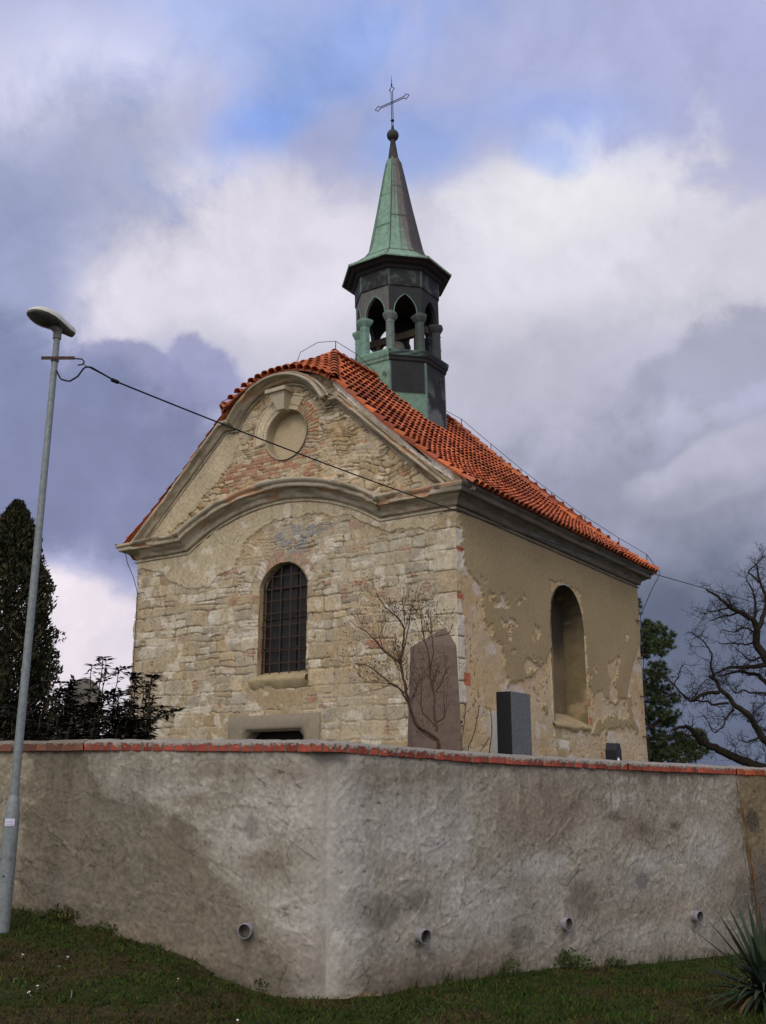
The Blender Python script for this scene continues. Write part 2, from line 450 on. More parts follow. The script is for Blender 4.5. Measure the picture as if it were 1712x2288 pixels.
def build_facade():
    dxy = 0.0165
    t = np.arange(0, W_F + dxy, dxy); z = np.arange(1.3, 10.72, dxy)
    T, Z = np.meshgrid(t, z)
    # big coursed rubble below, small rubble in the gable
    d, sid, col, ht = stone_field(T, Z, (0.13, 0.36), (0.18, 0.62), 21, 0.03)
    d2, sid2, col2, ht2 = stone_field(T, Z, (0.07, 0.17), (0.10, 0.40), 33, 0.10, rc=0.05,
                                      pal_p=[.13, .10, .13, .09, .19, .09, .08, .12, .04, .03])
    ped = Z > cornice_line(T) + 0.2
    upper = sstep(5.0, 5.9, Z + 0.6 * (fbm(T * 1.2, Z * 1.2, 4) - .5))          # smaller stones just over the window
    mixs = ped | ((upper > 0.5) & (T > 3.0) & (T < 5.6))
    d = np.where(mixs, d2, d); ht = np.where(mixs, ht2, ht); col = np.where(mixs[..., None], col2, col)
    n1 = fbm(T * 2.2, Z * 2.2, 51, 5); n2 = fbm(T * 9, Z * 9, 52, 4); n3 = fbm(T * 30, Z * 30, 53, 3); n4 = fbm(T * .8, Z * .8, 54, 4)
    jw = 0.012 + 0.02 * n2
    stone = sstep(jw * .5, jw * .5 + 0.016, d)
    H = stone * (0.006 + 0.013 * ht) + (n2 - .5) * 0.012 * stone + (n3 - .5) * 0.006
    C = mixc(np.broadcast_to(MORTAR * 1.0, col.shape) * (0.85 + 0.3 * n2[..., None]), col, stone)
    # surface tone inside each stone
    C = C * (0.80 + 0.4 * n2[..., None]) * (0.9 + 0.2 * n3[..., None])
    # open crevices where the pointing has fallen out
    crev = (1 - sstep(0.004, 0.012, d)) * sstep(0.44, 0.54, fbm(T * 3.1 + 7, Z * 5.0, 61, 4))
    H -= crev * 0.035; C = mixc(C, CREV, crev * 0.8)
    # lime and mortar smeared over the stones
    smear = (0.34 + 0.56 * sstep(0.44, 0.60, n1 + 0.2 * (n2 - .5))) * np.where(ped, .35, 1)
    low = sstep(3.6, 2.6, Z) * 0.3
    smear = np.clip(smear + low * sstep(.4, .6, n1), 0, 0.85)
    C = mixc(C, lin(184, 163, 124) * (.86 + .28 * n2[..., None]), smear * .75); H = H * (1 - smear * .7) + smear * 0.008
    # ochre and grey weathering
    C = mixc(C, C * np.array([1.02, .88, .62]), sstep(.52, .7, fbm(T * 1.5 + 3, Z * 2 + 1, 71, 4)) * .6)
    C = mixc(C, C * np.array([.88, .88, .88]), sstep(.55, .7, fbm(T * 1.1 + 13, Z * 1.3 + 5, 72, 4)) * .5)
    # single brick repairs
    for (bt, bz, w, h) in [(2.65, 5.27, .22, .3), (2.28, 5.46, .4, .09), (.98, 5.48, .2, .12), (.66, 5.23, .2, .26), (.1, 4.97, .2, .12), (1.75, 5.15, .3, .12),
                           (6.75, 3.59, .18, .3), (6.44, 5.24, .16, .12), (5.15, 4.22, .3, .14), (5.05, 5.42, .26, .1), (1.6, 2.64, .12, .4), (3.15, 3.05, .2, .12),
                           (3.42, 3.2, .26, .2), (7.9, 5.0, .14, .1), (8.2, 4.2, .1, .16), (7.6, 5.5, .1, .08), (1.2, 6.05, .3, .08), (2.3, 6.2, .4, .07), (0.25, 6.05, .3, .08),
                           (5.2, 4.9, .3, .08), (6.0, 3.2, .12, .2), (7.3, 3.0, .1, .14), (2.0, 4.5, .12, .08), (.8, 2.8, .1, .1)]:
        m = (np.abs(T + .06 * (n3 - .5) - bt) < w * .42 + .16 * (n2 - .5)) & (np.abs(Z - bz) < h * .45 + .12 * (n2 - .5))
        lines = (np.mod(Z, .075) < .014)
        C[m] = mixc(C[m], lin(168, 108, 76) * (0.7 + 0.6 * n2[m][:, None]), .35 + .5 * sstep(.4, .6, n3[m])); C[m & lines] = MORTAR * .8
        H[m] = .015; H[m & lines] = 0
    # brick courses in the gable left of and below the oval
    mb = ped & (T > 3.4) & (T < 6.6) & (Z < 9.4) & (fbm(T * 1.4, Z * 3, 81, 3) > .5 - .25 * np.exp(-((T - 4.7) / .9) ** 2 - ((Z - 8.35) / .35) ** 2))
    row = np.floor(Z / .078); uu = T + np.where(np.mod(row, 2) > 0, .12, 0) + .02 * n1
    bj = (np.mod(Z, .078) < .015) | (np.mod(uu, .25) < .014)
    bid = hash2(np.floor(uu / .25), row, 5)
    bc = np.where((bid > .45)[..., None], lin(172, 122, 90), lin(182, 158, 120)) * (0.75 + .5 * hash2(np.floor(uu / .25), row, 9)[..., None])
    bc = np.where(bj[..., None], MORTAR * .7, bc)
    C[mb] = (bc * (0.8 + .4 * n2[..., None]))[mb]; H[mb] = np.where(bj, -.006, .012)[mb] + ((n3 - .5) * .01)[mb]
    # brick relieving arch round the window head and round the oval
    Rr = (WIN['half'] ** 2 + WIN['rise'] ** 2) / (2 * WIN['rise']); zc = WIN['spring'] + WIN['rise'] - Rr
    r = np.hypot(T - WIN['c'], Z - zc); an = np.arctan2(T - WIN['c'], Z - zc)
    m = (r < Rr + .27 + .05 * (n2 - .5)) & (np.abs(an) < 1.15) & (Z > WIN['spring'] - .1)
    j = np.mod(an * (Rr + .1), .085) < .016
    k = hash2(np.floor(an * (Rr + .1) / .085), np.floor(r / .14), 3)
    cc = np.where((k > .5)[..., None], lin(172, 128, 98), lin(184, 162, 128)) * (.7 + .5 * k[..., None])
    cc = np.where(j[..., None], MORTAR * .8, cc)
    C[m] = (cc * (.8 + .4 * n2[..., None]))[m]; H[m] = np.where(j, -.004, .01)[m]
    r = np.hypot(T - OV['c'], Z - OV['z']); an = np.arctan2(T - OV['c'], Z - OV['z'])
    m = (r < .90 + .2 * (n1 - .5)) & (an < -.55) & (an > -1.9) & (n2 > .36)
    j = np.mod(an * .8, .09) < .018
    k = hash2(np.floor(an * .8 / .09), np.floor(r / .2), 8)
    cc = np.where((k > .55)[..., None], lin(178, 124, 84), lin(184, 160, 120)) * (.72 + .5 * k[..., None])
    cc = np.where(j[..., None], CREV * 1.3, cc)
    C[m] = (cc * (.8 + .4 * n2[..., None]))[m]; H[m] = np.where(j, -.012, .012)[m]
    # bluish cement patching above the window
    cem = in_poly(T + .12 * (n2 - .5), Z + .12 * (n1 - .5), [(4.75, 6.7), (4.2, 6.98), (3.4, 6.86), (2.75, 6.74), (3.35, 6.6), (3.7, 6.5), (3.5, 6.2), (4.1, 6.28), (4.4, 6.5)])
    cm = cem * sstep(.42, .52, n2 + .1 * (n1 - .5))
    C = mixc(C, lin(146, 143, 136) * (0.85 + .3 * n3[..., None]), cm * .85)
    # plaster left in place: under the cornice, in the gable, around the oval
    wT = T + .10 * (n2 - .5) + .05 * (n3 - .5); wZ = Z + .14 * (n2 - .5) + .05 * (n3 - .5)
    up = [(9.3, 6.5), (8.79, 6.49), (8.11, 6.36), (7.71, 6.08), (7.14, 5.85), (6.48, 5.83), (6.23, 6.02), (5.72, 6.18), (5.57, 6.45), (5.45, 6.69), (5.07, 6.95), (4.56, 7.1),
          (3.99, 7.09), (3.32, 7.12), (3.02, 6.95), (2.5, 6.92), (2.1, 6.67), (1.61, 6.46), (1.18, 6.44), (.6, 6.36), (.45, 6.43), (.2, 6.7), (.2, 7.9), (9.3, 7.9)]
    pl1 = in_poly(wT, wZ, up) & ~ped
    pp = [(6.3, 9.7), (5.71, 9.22), (5.9, 8.67), (6.6, 8.14), (7.3, 7.55), (8.2, 7.1), (9.4, 7.0), (9.4, 9.7)]
    pl2 = in_poly(wT, wZ, pp) & ped
    ring = (r < .96) & (an > -.55) & (an < 1.75) & ped
    rake_r = ped & (T < 3.0) & (roof_z(np.abs(T - TC)) - Z < .46 + .12 * (n2 - .5))
    under = in_poly(wT, wZ, [(4.95, 3.45), (3.65, 3.36), (3.68, 3.04), (4.9, 3.08)])
    patch = (n4 > .60) & (Z < 5.0) & (T > 5.2)
    for m, c, hh in ((pl1, lin(192, 172, 132), .034), (pl2, lin(186, 170, 136), .034), (ring, lin(196, 180, 146), .05), (under, lin(176, 150, 104), .012)):
        cc = c * (0.86 + .28 * n1[..., None]) * (.9 + .2 * n3[..., None])
        C[m] = cc[m]; H[m] = hh + ((n1 - .5) * .016 + (n3 - .5) * .004)[m]
    # fine cracks in the plaster
    crk = (np.abs(fbm(T * 1.6, Z * 1.6, 91, 4) - .5) < .0035) & (pl1 | pl2)
    C[crk] *= .55
    # incised lines of the band round the oval
    for rr0 in (.68, .90):
        m = ring & (np.abs(r - rr0) < .012); H[m] -= .02; C[m] *= .6
    # whitish bedding mortar and bricks below the right-hand verge
    mm = rake_r & (roof_z(np.abs(T - TC)) - Z < .26 + .04 * (n2 - .5))
    C[mm] = (lin(240, 232, 218) * (.74 + .5 * n2[..., None]))[mm]; H[mm] = .06 + ((n2 - .5) * .03)[mm]
    al = (T + (roof_z(0) - Z)) * .72
    holes = mm & (np.mod(al, .47) < .05) & (np.abs(roof_z(np.abs(T - TC)) - Z - .12) < .035)
    C[holes] = lin(40, 34, 30); H[holes] = -.03
    mm = rake_r & ~mm
    C[mm] = mixc(C, lin(200, 178, 150) * (.7 + .6 * n2[..., None]), sstep(.45, .6, n2) * .8)[mm]
    # left-hand verge: red bricks and flaking plaster
    rl = ped & (T > 6.2) & (roof_z(np.abs(T - TC)) - Z < .42 + .2 * (n1 - .5))
    red = rl & (fbm(T * 4, Z * 4, 101, 4) > .47 - .12 * (roof_z(np.abs(T - TC)) - Z < .22))
    C[rl] = (lin(190, 172, 138) * (.75 + .5 * n2[..., None]))[rl]
    C[red] = (lin(164, 98, 64) * (.65 + .7 * n2[..., None]))[red]; H[red] -= .012
    # quoins at the near corner
    q = (T < .42 + .1 * (np.mod(np.floor(Z / .42), 2))) & ~pl1 & (Z < 6.6)
    qj = (np.mod(Z, .42) < .018)
    qc = np.where((hash2(np.floor(Z / .42), Z * 0, 3) > .5)[..., None], lin(200, 184, 150), lin(184, 158, 112)) * (.8 + .35 * n2[..., None])
    C[q] = mixc(C, qc, np.full(T.shape, .7))[q]; C[q & qj] = CREV * 1.4; H[q] = .012 + ((n2 - .5) * .02)[q]; H[q & qj] = -.012
    # faint rain streaks of dirt under the cornice and on the sill
    st = sstep(.5, .7, fbm(T * 6, Z * .7, 111, 3)) * sstep(.9, .0, cornice_line(T) - Z) * (~ped)
    C = mixc(C, C * np.array([.72, .7, .66]), st * .6)
    g = C.mean(-1, keepdims=True); C = (C * .80 + g * .20) * np.array([.93, .945, .98]); C = C * (.80 + .40 * fbm(T * 26, Z * 26, 133, 3)[..., None])
    C = mixc(C, lin(212, 204, 188) * (.85 + .3 * n2[..., None]), sstep(.60, .68, fbm(T * 3.3 + 21, Z * 3.9 + 2, 134, 4)) * (~ped) * .55)
    C = np.where(ped[..., None], C * np.array([1.04, 1.0, .93]), C)
    C = mixc(C, C * .66, sstep(.62, .74, fbm(T * 24, Z * 24, 131, 2)) * .4)
    # outline
    top = np.where(np.abs(T - TC) < 1.65, hip_eave(T) - .05, roof_z(np.abs(T - TC)) - .04)
    keep = Z < top
    keep &= ~((np.abs(T - WIN['c']) < WIN['half'] + .02 * (n2 - .5)) & (Z > WIN['z0']) & (Z < arch_z(T, WIN['c'], WIN['half'], WIN['spring'], WIN['rise'])))
    keep &= ~(np.hypot(T - OV['c'], Z - OV['z']) < OV['r'])
    ch = .12
    keep &= ~((T > DOOR['t0']) & (T < DOOR['t1']) & (Z < DOOR['z1'] - np.maximum(0, ch - (T - DOOR['t0'])) - np.maximum(0, ch - (DOOR['t1'] - T))))
    kq = keep[:-1, :-1] & keep[1:, :-1] & keep[:-1, 1:] & keep[1:, 1:]
    wc = sstep(.07, .0, T); H = H * (1 - wc) + wc * (.02 * fbm(Z * 4, Z * 0, 77, 4) + .004)
    # ragged far corner
    Tm = T + sstep(8.6, 8.9, T) * .10 * (fbm(Z * 3, Z * 0 + 2, 120, 4) - .7) * (Z < 6.7)
    return sheet('gable_wall', P3(Tm - wc * H, -H, Z), M_MASONRY, chapel, C, kq)
build_facade()

def build_side():
    dxy = 0.022
    s = np.arange(0, L_S + dxy, dxy); z = np.arange(1.3, 6.8, dxy)
    S, Z = np.meshgrid(s, z)
    n1 = fbm(S * 2.2, Z * 2.2, 151, 5); n2 = fbm(S * 9, Z * 9, 152, 4); n3 = fbm(S * 30, Z * 30, 153, 3)
    nb = fbm(S * 1.1, Z * 1.1, 155, 4); ns = fbm(S * 4.5, Z * 4.5, 156, 4)
    wS = S + .34 * (ns - .5) + .12 * (n2 - .5); wZ = Z + .40 * (ns - .5) + .16 * (n2 - .5)
    edge = [(.12, 7.5), (.15, 6.6), (.2, 5.95), (.38, 5.58), (.84, 5.25), (.95, 4.93), (1.4, 4.38), (1.76, 4.13), (1.9, 3.8), (2.0, 3.44), (2.6, 3.55), (3.13, 3.72), (3.8, 4.1), (4.14, 4.4),
            (4.2, 6.0), (6.0, 6.0), (6.08, 4.4), (6.2, 3.9), (6.45, 3.55), (7.0, 3.75), (7.25, 3.5), (7.75, 3.3), (8.2, 3.55), (8.6, 3.55), (9.0, 4.25), (9.6, 4.9), (10.2, 5.5), (10.2, 7.5)]
    brown = in_poly(wS, wZ, edge)
    isl = np.zeros(S.shape, bool)
    for (cs, cz, rs, rz) in [(1.0, 5.45, .16, .07), (1.45, 5.1, .3, .1), (1.95, 5.13, .26, .13), (2.55, 5.15, .1, .05), (2.25, 4.7, .26, .11), (1.86, 4.72, .12, .07), (2.1, 4.47, .12, .12), (3.43, 4.68, .18, .13),
                             (2.85, 5.4, .1, .07), (7.77, 4.28, .36, .25), (6.62, 4.15, .1, .14), (8.21, 4.55, .07, .14), (8.96, 5.27, .12, .05), (2.28, 4.18, .1, .04), (2.9, 3.9, .2, .1), (3.3, 4.0, .25, .12), (7.7, 3.7, .25, .3)]:
        isl |= (((wS - cs) / rs) ** 2 + ((wZ - cz) / rz) ** 2 + 1.2 * (n2 - .5)) < 1.0
    brown &= ~isl
    strip = in_poly(wS, wZ, [(6.2, 2.62), (6.5, 2.9), (7.1, 3.03), (8.2, 3.1), (9.15, 3.1), (9.3, 2.75), (8.2, 2.86), (7.0, 2.7)]) | in_poly(wS, wZ, [(8.6, 3.7), (8.9, 3.6), (9.05, 3.05), (8.8, 3.0)]) \
        | in_poly(wS, wZ, [(3.6, 3.2), (3.8, 3.2), (3.82, 2.95), (3.62, 2.95)])
    brown |= strip
    # base coat with traces of the stones below
    d, sid, col, ht = stone_field(S, Z, (0.16, 0.34), (0.22, 0.6), 77, 0.04)
    base = lin(190, 166, 124) * (.84 + .32 * n1[..., None]) * (.88 + .24 * n3[..., None])
    show = sstep(.5, .66, nb) * .5 + sstep(3.4, 2.3, Z) * .35
    stone = sstep(.006, .022, d)
    C = mixc(base, col * (.8 + .4 * n2[..., None]), np.clip(show, 0, .8) * stone)
    H = show * stone * .012 + (n2 - .5) * .012 + (n3 - .5) * .006
    C = mixc(C, C * np.array([1.0, .88, .66]), sstep(.5, .7, fbm(S * 1.3 + 9, Z * 1.7, 157, 4)) * .6)
    C = mixc(C, lin(206, 194, 172), sstep(.6, .72, fbm(S * 2.3 + 3, Z * 2.7, 158, 4)) * .6)
    pits = sstep(.70, .76, fbm(S * 16, Z * 16, 159, 2)) * (~brown) * sstep(.4, .6, n1)
    C = mixc(C, CREV, pits * .7); H -= pits * .012
    bc = lin(158, 138, 96) * (.88 + .24 * nb[..., None]) * (.93 + .14 * n3[..., None])
    C[brown] = bc[brown]; H[brown] = (.030 + (n1 - .5) * .016 + (n3 - .5) * .003)[brown]
    # greyer and darker towards the eaves
    top_dark = sstep(5.5, 6.6, Z + .5 * (nb - .5)) * .35
    C = mixc(C, C * np.array([.82, .82, .84]), top_dark)
    # stones and bricks of the corner
    q = (S < .17 + .06 * (n2 - .5) + .1 * (hash2(np.floor(Z / .42), Z * 0, 3) > .6)) & ~((Z > 5.9) & brown)
    qj = np.mod(Z, .42) < .02
    qc = np.where((hash2(np.floor(Z / .42), Z * 0, 3) > .5)[..., None], lin(204, 192, 162), lin(188, 164, 120)) * (.8 + .35 * n2[..., None])
    C[q] = qc[q]; C[q & qj] = CREV * 1.4; H[q] = (.015 + (n2 - .5) * .03)[q]; H[q & qj] = -.012
    for (bs, bz, w, h) in [(.1, 4.97, .3, .13), (.32, 3.42, .3, .24), (.12, 5.9, .2, .09), (6.15, 3.3, .2, .14), (6.2, 2.9, .2, .16), (6.12, 4.0, .12, .1), (9.3, 3.5, .15, .1), (9.75, 3.3, .12, .1)]:
        m = (np.abs(S - bs) < w / 2 + .06 * (n2 - .5)) & (np.abs(Z - bz) < h / 2 + .06 * (n2 - .5))
        C[m] = (lin(178, 108, 72) * (.7 + .6 * n2[..., None]))[m]
    # broken jambs of the blind window
    jb = (np.abs(S - BL['c']) > BL['half']) & (np.abs(S - BL['c']) < BL['half'] + .10 + .12 * (ns - .5)) & (Z < 4.95 - .1 * (S < 5)) & (Z > 2.5) & ((S > 5) | (Z < 4.3))
    C[jb] = (lin(206, 184, 140) * (.75 + .5 * n2[..., None]))[jb]; H[jb] = ((n2 - .5) * .03)[jb]
    keep = ~((np.abs(S - BL['c']) < BL['half']) & (Z > BL['z0']) & (Z < arch_z(S, BL['c'], BL['half'], BL['spring'], BL['rise'])))
    kq = keep[:-1, :-1] & keep[1:, :-1] & keep[:-1, 1:] & keep[1:, 1:]
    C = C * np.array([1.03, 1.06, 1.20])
    wc = sstep(.07, .0, S); H = H * (1 - wc) + wc * (.02 * fbm(Z * 4, Z * 0, 77, 4) + .004)
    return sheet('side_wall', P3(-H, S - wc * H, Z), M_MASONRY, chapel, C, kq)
build_side()

def back_walls():
    """the two walls turned away from the road and the footing of the two seen ones"""
    for nm, (a, b), z0, z1 in (('left_wall', ((W_F - .06, 0.02), (W_F - .06, L_S)), ZG - .4, 6.9), ('rear_wall', ((W_F - .06, L_S - .02), (0.02, L_S - .02)), ZG - .4, 6.9),
                               ('gable_footing', ((W_F, 0.0), (DOOR['t1'], 0.0)), ZG - .4, 1.31), ('gable_footing', ((DOOR['t0'], 0.0), (0, 0.0)), ZG - .4, 1.31),
                               ('side_footing', ((0.0, 0), (0.0, L_S)), ZG - .4, 1.31)):
        n = max(4, int(math.hypot(b[0] - a[0], b[1] - a[1]) / .2)); m = max(4, int((z1 - z0) / .2))
        k, z = np.meshgrid(np.linspace(0, 1, n), np.linspace(z0, z1, m))
        t = a[0] + (b[0] - a[0]) * k; s = a[1] + (b[1] - a[1]) * k
        c = lin(184, 164, 126) * (.8 + .4 * fbm((t + s) * 2, z * 2, 5)[..., None])
        sheet(nm, P3(t, s, z), M_MASONRY, chapel, c)
back_walls()

# ------------------------------------------------------------------ mouldings
def moulding(name, path, prof, side='front', col=lin(188, 170, 132), dirt=0.4, wob=0.006, chip=0.0, seed=1, s_ext=(False, False), step=.05, dark=None):
    """sweep a profile (n up the wall, p out of the wall) along a path drawn on a wall; s_ext mitres an end round a corner"""
    pts = [np.array(path[0], float)]
    for a, b in zip(path[:-1], path[1:]):
        a = np.array(a, float); b = np.array(b, float); k = max(1, int(np.linalg.norm(b - a) / step))
        for i in range(1, k + 1): pts.append(a + (b - a) * i / k)
    pts = np.array(pts); m = len(pts)
    seg = np.diff(pts, axis=0); seg /= np.linalg.norm(seg, axis=1)[:, None]
    nrm = np.stack([-seg[:, 1], seg[:, 0]], 1)
    if nrm[:, 1].mean() < 0: nrm = -nrm
    vn = np.zeros((m, 2)); vn[0] = nrm[0]; vn[-1] = nrm[-1]
    for i in range(1, m - 1):
        b = nrm[i - 1] + nrm[i]; b /= np.linalg.norm(b) + 1e-9; vn[i] = b / max(.45, b @ nrm[i])
    pr = [np.array(prof[0], float)]
    for a, b in zip(prof[:-1], prof[1:]):
        a = np.array(a, float); b = np.array(b, float); k = max(1, int(np.linalg.norm(b - a) / .03))
        for i in range(1, k + 1): pr.append(a + (b - a) * i / k)
    pr = np.array(pr); q = len(pr)
    al = np.concatenate([[0], np.cumsum(np.linalg.norm(np.diff(pts, axis=0), axis=1))])
    A, Q = np.meshgrid(al, np.arange(q))
    U = pts[:, 0][None] + vn[:, 0][None] * pr[:, 0][:, None]; V = pts[:, 1][None] + vn[:, 1][None] * pr[:, 0][:, None]
    Pp = np.repeat(pr[:, 1][:, None], m, 1)
    n = fbm(A * 3, Q * .35, seed, 4); nf = fbm(A * 12, Q * .9, seed + 3, 3); nb = fbm(A * .9, Q * .15, seed + 8, 3)
    Pp = Pp + (n - .5) * 2 * wob + (nf - .5) * wob
    if chip > 0:
        c = sstep(.60, .68, fbm(A * 2.0, Q * .22 + 5, seed + 5, 4)) * chip * sstep(.02, .1, Pp)
        Pp = Pp - c * .07
        V = V - c * .0
    else: c = np.zeros_like(Pp)
    C = col * (.84 + .32 * n[..., None]) * (.9 + .2 * nf[..., None])
    dm = sstep(.46, .62, fbm(A * 2.4 + 4, Q * .5, seed + 11, 4)) * dirt
    C = mixc(C, C * np.array([.5, .49, .46]), dm)
    C = mixc(C, lin(184, 132, 94) * (.8 + .4 * nf[..., None]), sstep(.3, .7, c) * .6)
    if dark is not None: C = mixc(C, dark * (.7 + .6 * n[..., None]), np.full(n.shape, .8) * sstep(.2, .4, n + .3))
    if s_ext[0]: U[:, 0] = pts[0, 0] + np.sign(pts[0, 0] - pts[1, 0]) * Pp[:, 0]
    if s_ext[1]: U[:, -1] = pts[-1, 0] + np.sign(pts[-1, 0] - pts[-2, 0]) * Pp[:, -1]
    X = P3(U, -Pp, V) if side == 'front' else (P3(-Pp, U, V) if side == 'side' else P3(W_F + Pp, U, V))
    return sheet(name, X, M_PLASTER, chapel, C, smooth=False)
CORN = [(n_, p_ * 1.14 if p_ > 0 else p_) for n_, p_ in [(0, -.02), (0, .05), (.035, .06), (.045, .012), (.078, .012), (.085, .085), (.12, .10), (.19, .13), (.25, .20), (.27, .235), (.275, .30), (.37, .31), (.375, .33), (.42, .36), (.455, .37), (.465, .33), (.50, -.02)]]
cl = [(W_F, 6.66), (7.16, 6.66)]
for x in np.linspace(-2.66, 2.66, 41): cl.append((4.45 - x, float(cornice_line(4.45 - x))))
cl += [(1.74, 6.66), (0.0, 6.66)]
cl[2] = (7.10, float(cornice_line(np.array(7.10))))
moulding('gable_cornice', cl, CORN, 'front', lin(176, 165, 143), .8, .007, .8, 5, (True, True))
moulding('side_cornice', [(0, 6.66), (L_S + .02, 6.66)], CORN, 'side', lin(150, 140, 122), .9, .006, .3, 9, (True, True), dark=lin(104, 98, 90))  # dark tone paints in the shade under the eaves, along with weather stains
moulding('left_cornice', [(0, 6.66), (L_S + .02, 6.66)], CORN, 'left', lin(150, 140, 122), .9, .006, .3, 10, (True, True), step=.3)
RAKE = [(0, -.02), (0, .06), (.05, .06), (.055, .015), (.08, .015), (.085, .11), (.14, .12), (.17, .17), (.20, .19), (.205, .27), (.26, .28), (.30, .25), (.305, .14), (.34, .12), (.345, .17), (.40, .16), (.42, -.02)]
ab = []
for x in np.linspace(-1.27, 1.27, 33): ab.append((TC - .02 - x, 8.86 + math.sqrt(1.385 ** 2 - x * x)))
def scaled(k, kp=1.0): return [(n * k, p * kp) for n, p in RAKE]
moulding('gable_moulding', [(8.86, 6.92), (6.14, 9.42), (5.98, 9.42)], scaled(.8), 'front', lin(174, 163, 142), .8, .010, .5, 15)
moulding('gable_moulding', [(6.02, 9.42)] + ab + [(2.98, 9.42)], scaled(.70, 1.35), 'front', lin(174, 163, 142), .8, .008, .7, 16)
moulding('gable_moulding', [(3.02, 9.42), (2.84, 9.42), (.10, 6.94)], scaled(.58, .8), 'front', lin(172, 158, 134), .8, .012, 1.4, 17)
def keystone():
    mb = MB(); t0, t1 = 4.66, 4.18
    top = [(4.64, 10.02), (4.16, 10.02)]; bot = [(4.46, 9.62), (4.24, 9.62)]
    pr = .30
    V = [P3(*p) for p in [(bot[0][0], 0, bot[0][1]), (bot[1][0], 0, bot[1][1]), (top[1][0], 0, top[1][1]), (top[0][0], 0, top[0][1]),
                          (bot[0][0] - .02, -pr * .7, bot[0][1]), (bot[1][0], -pr * .7, bot[1][1]), (top[1][0] + .01, -pr, top[1][1]), (top[0][0] - .02, -pr, top[0][1])]]
    mb.add(V, [[4, 5, 6, 7], [0, 4, 7, 3], [1, 2, 6, 5], [0, 1, 5, 4], [3, 7, 6, 2]], lin(178, 166, 142))
    A = np.array([Tv, Dv, Zv]).T
    mb.box(P3(4.40, -.17, 10.06), (.58, .38, .085), A, lin(174, 162, 138))
    mb.build('keystone', M_PLASTER, chapel)
keystone()
def oval():
    n = 64; a = np.linspace(0, 2 * math.pi, n)
    dep = np.array([-.05, -.045, .0, .1, .22]); rad = np.array([.60, .575, .572, .57, .565])
    A, K = np.meshgrid(a, np.arange(5))
    X = P3(OV['c'] + rad[K] * np.cos(A), dep[K], OV['z'] + rad[K] * np.sin(A))
    c = lin(160, 148, 124) * (.88 + .24 * fbm(A * 3, K, 3)[..., None])
    o = sheet('oval_niche', X, M_PLASTER, chapel, c)
    r, A = np.meshgrid(np.linspace(0.0, .60, 12), a)
    X = P3(OV['c'] + r * np.cos(A), .20 + 0 * A, OV['z'] + r * np.sin(A))
    c = lin(176, 160, 130) * (.88 + .24 * fbm(r * np.cos(A) * 3, r * np.sin(A) * 3, 3)[..., None])
    sheet('back_panel', X, M_PLASTER, o, c)
oval()

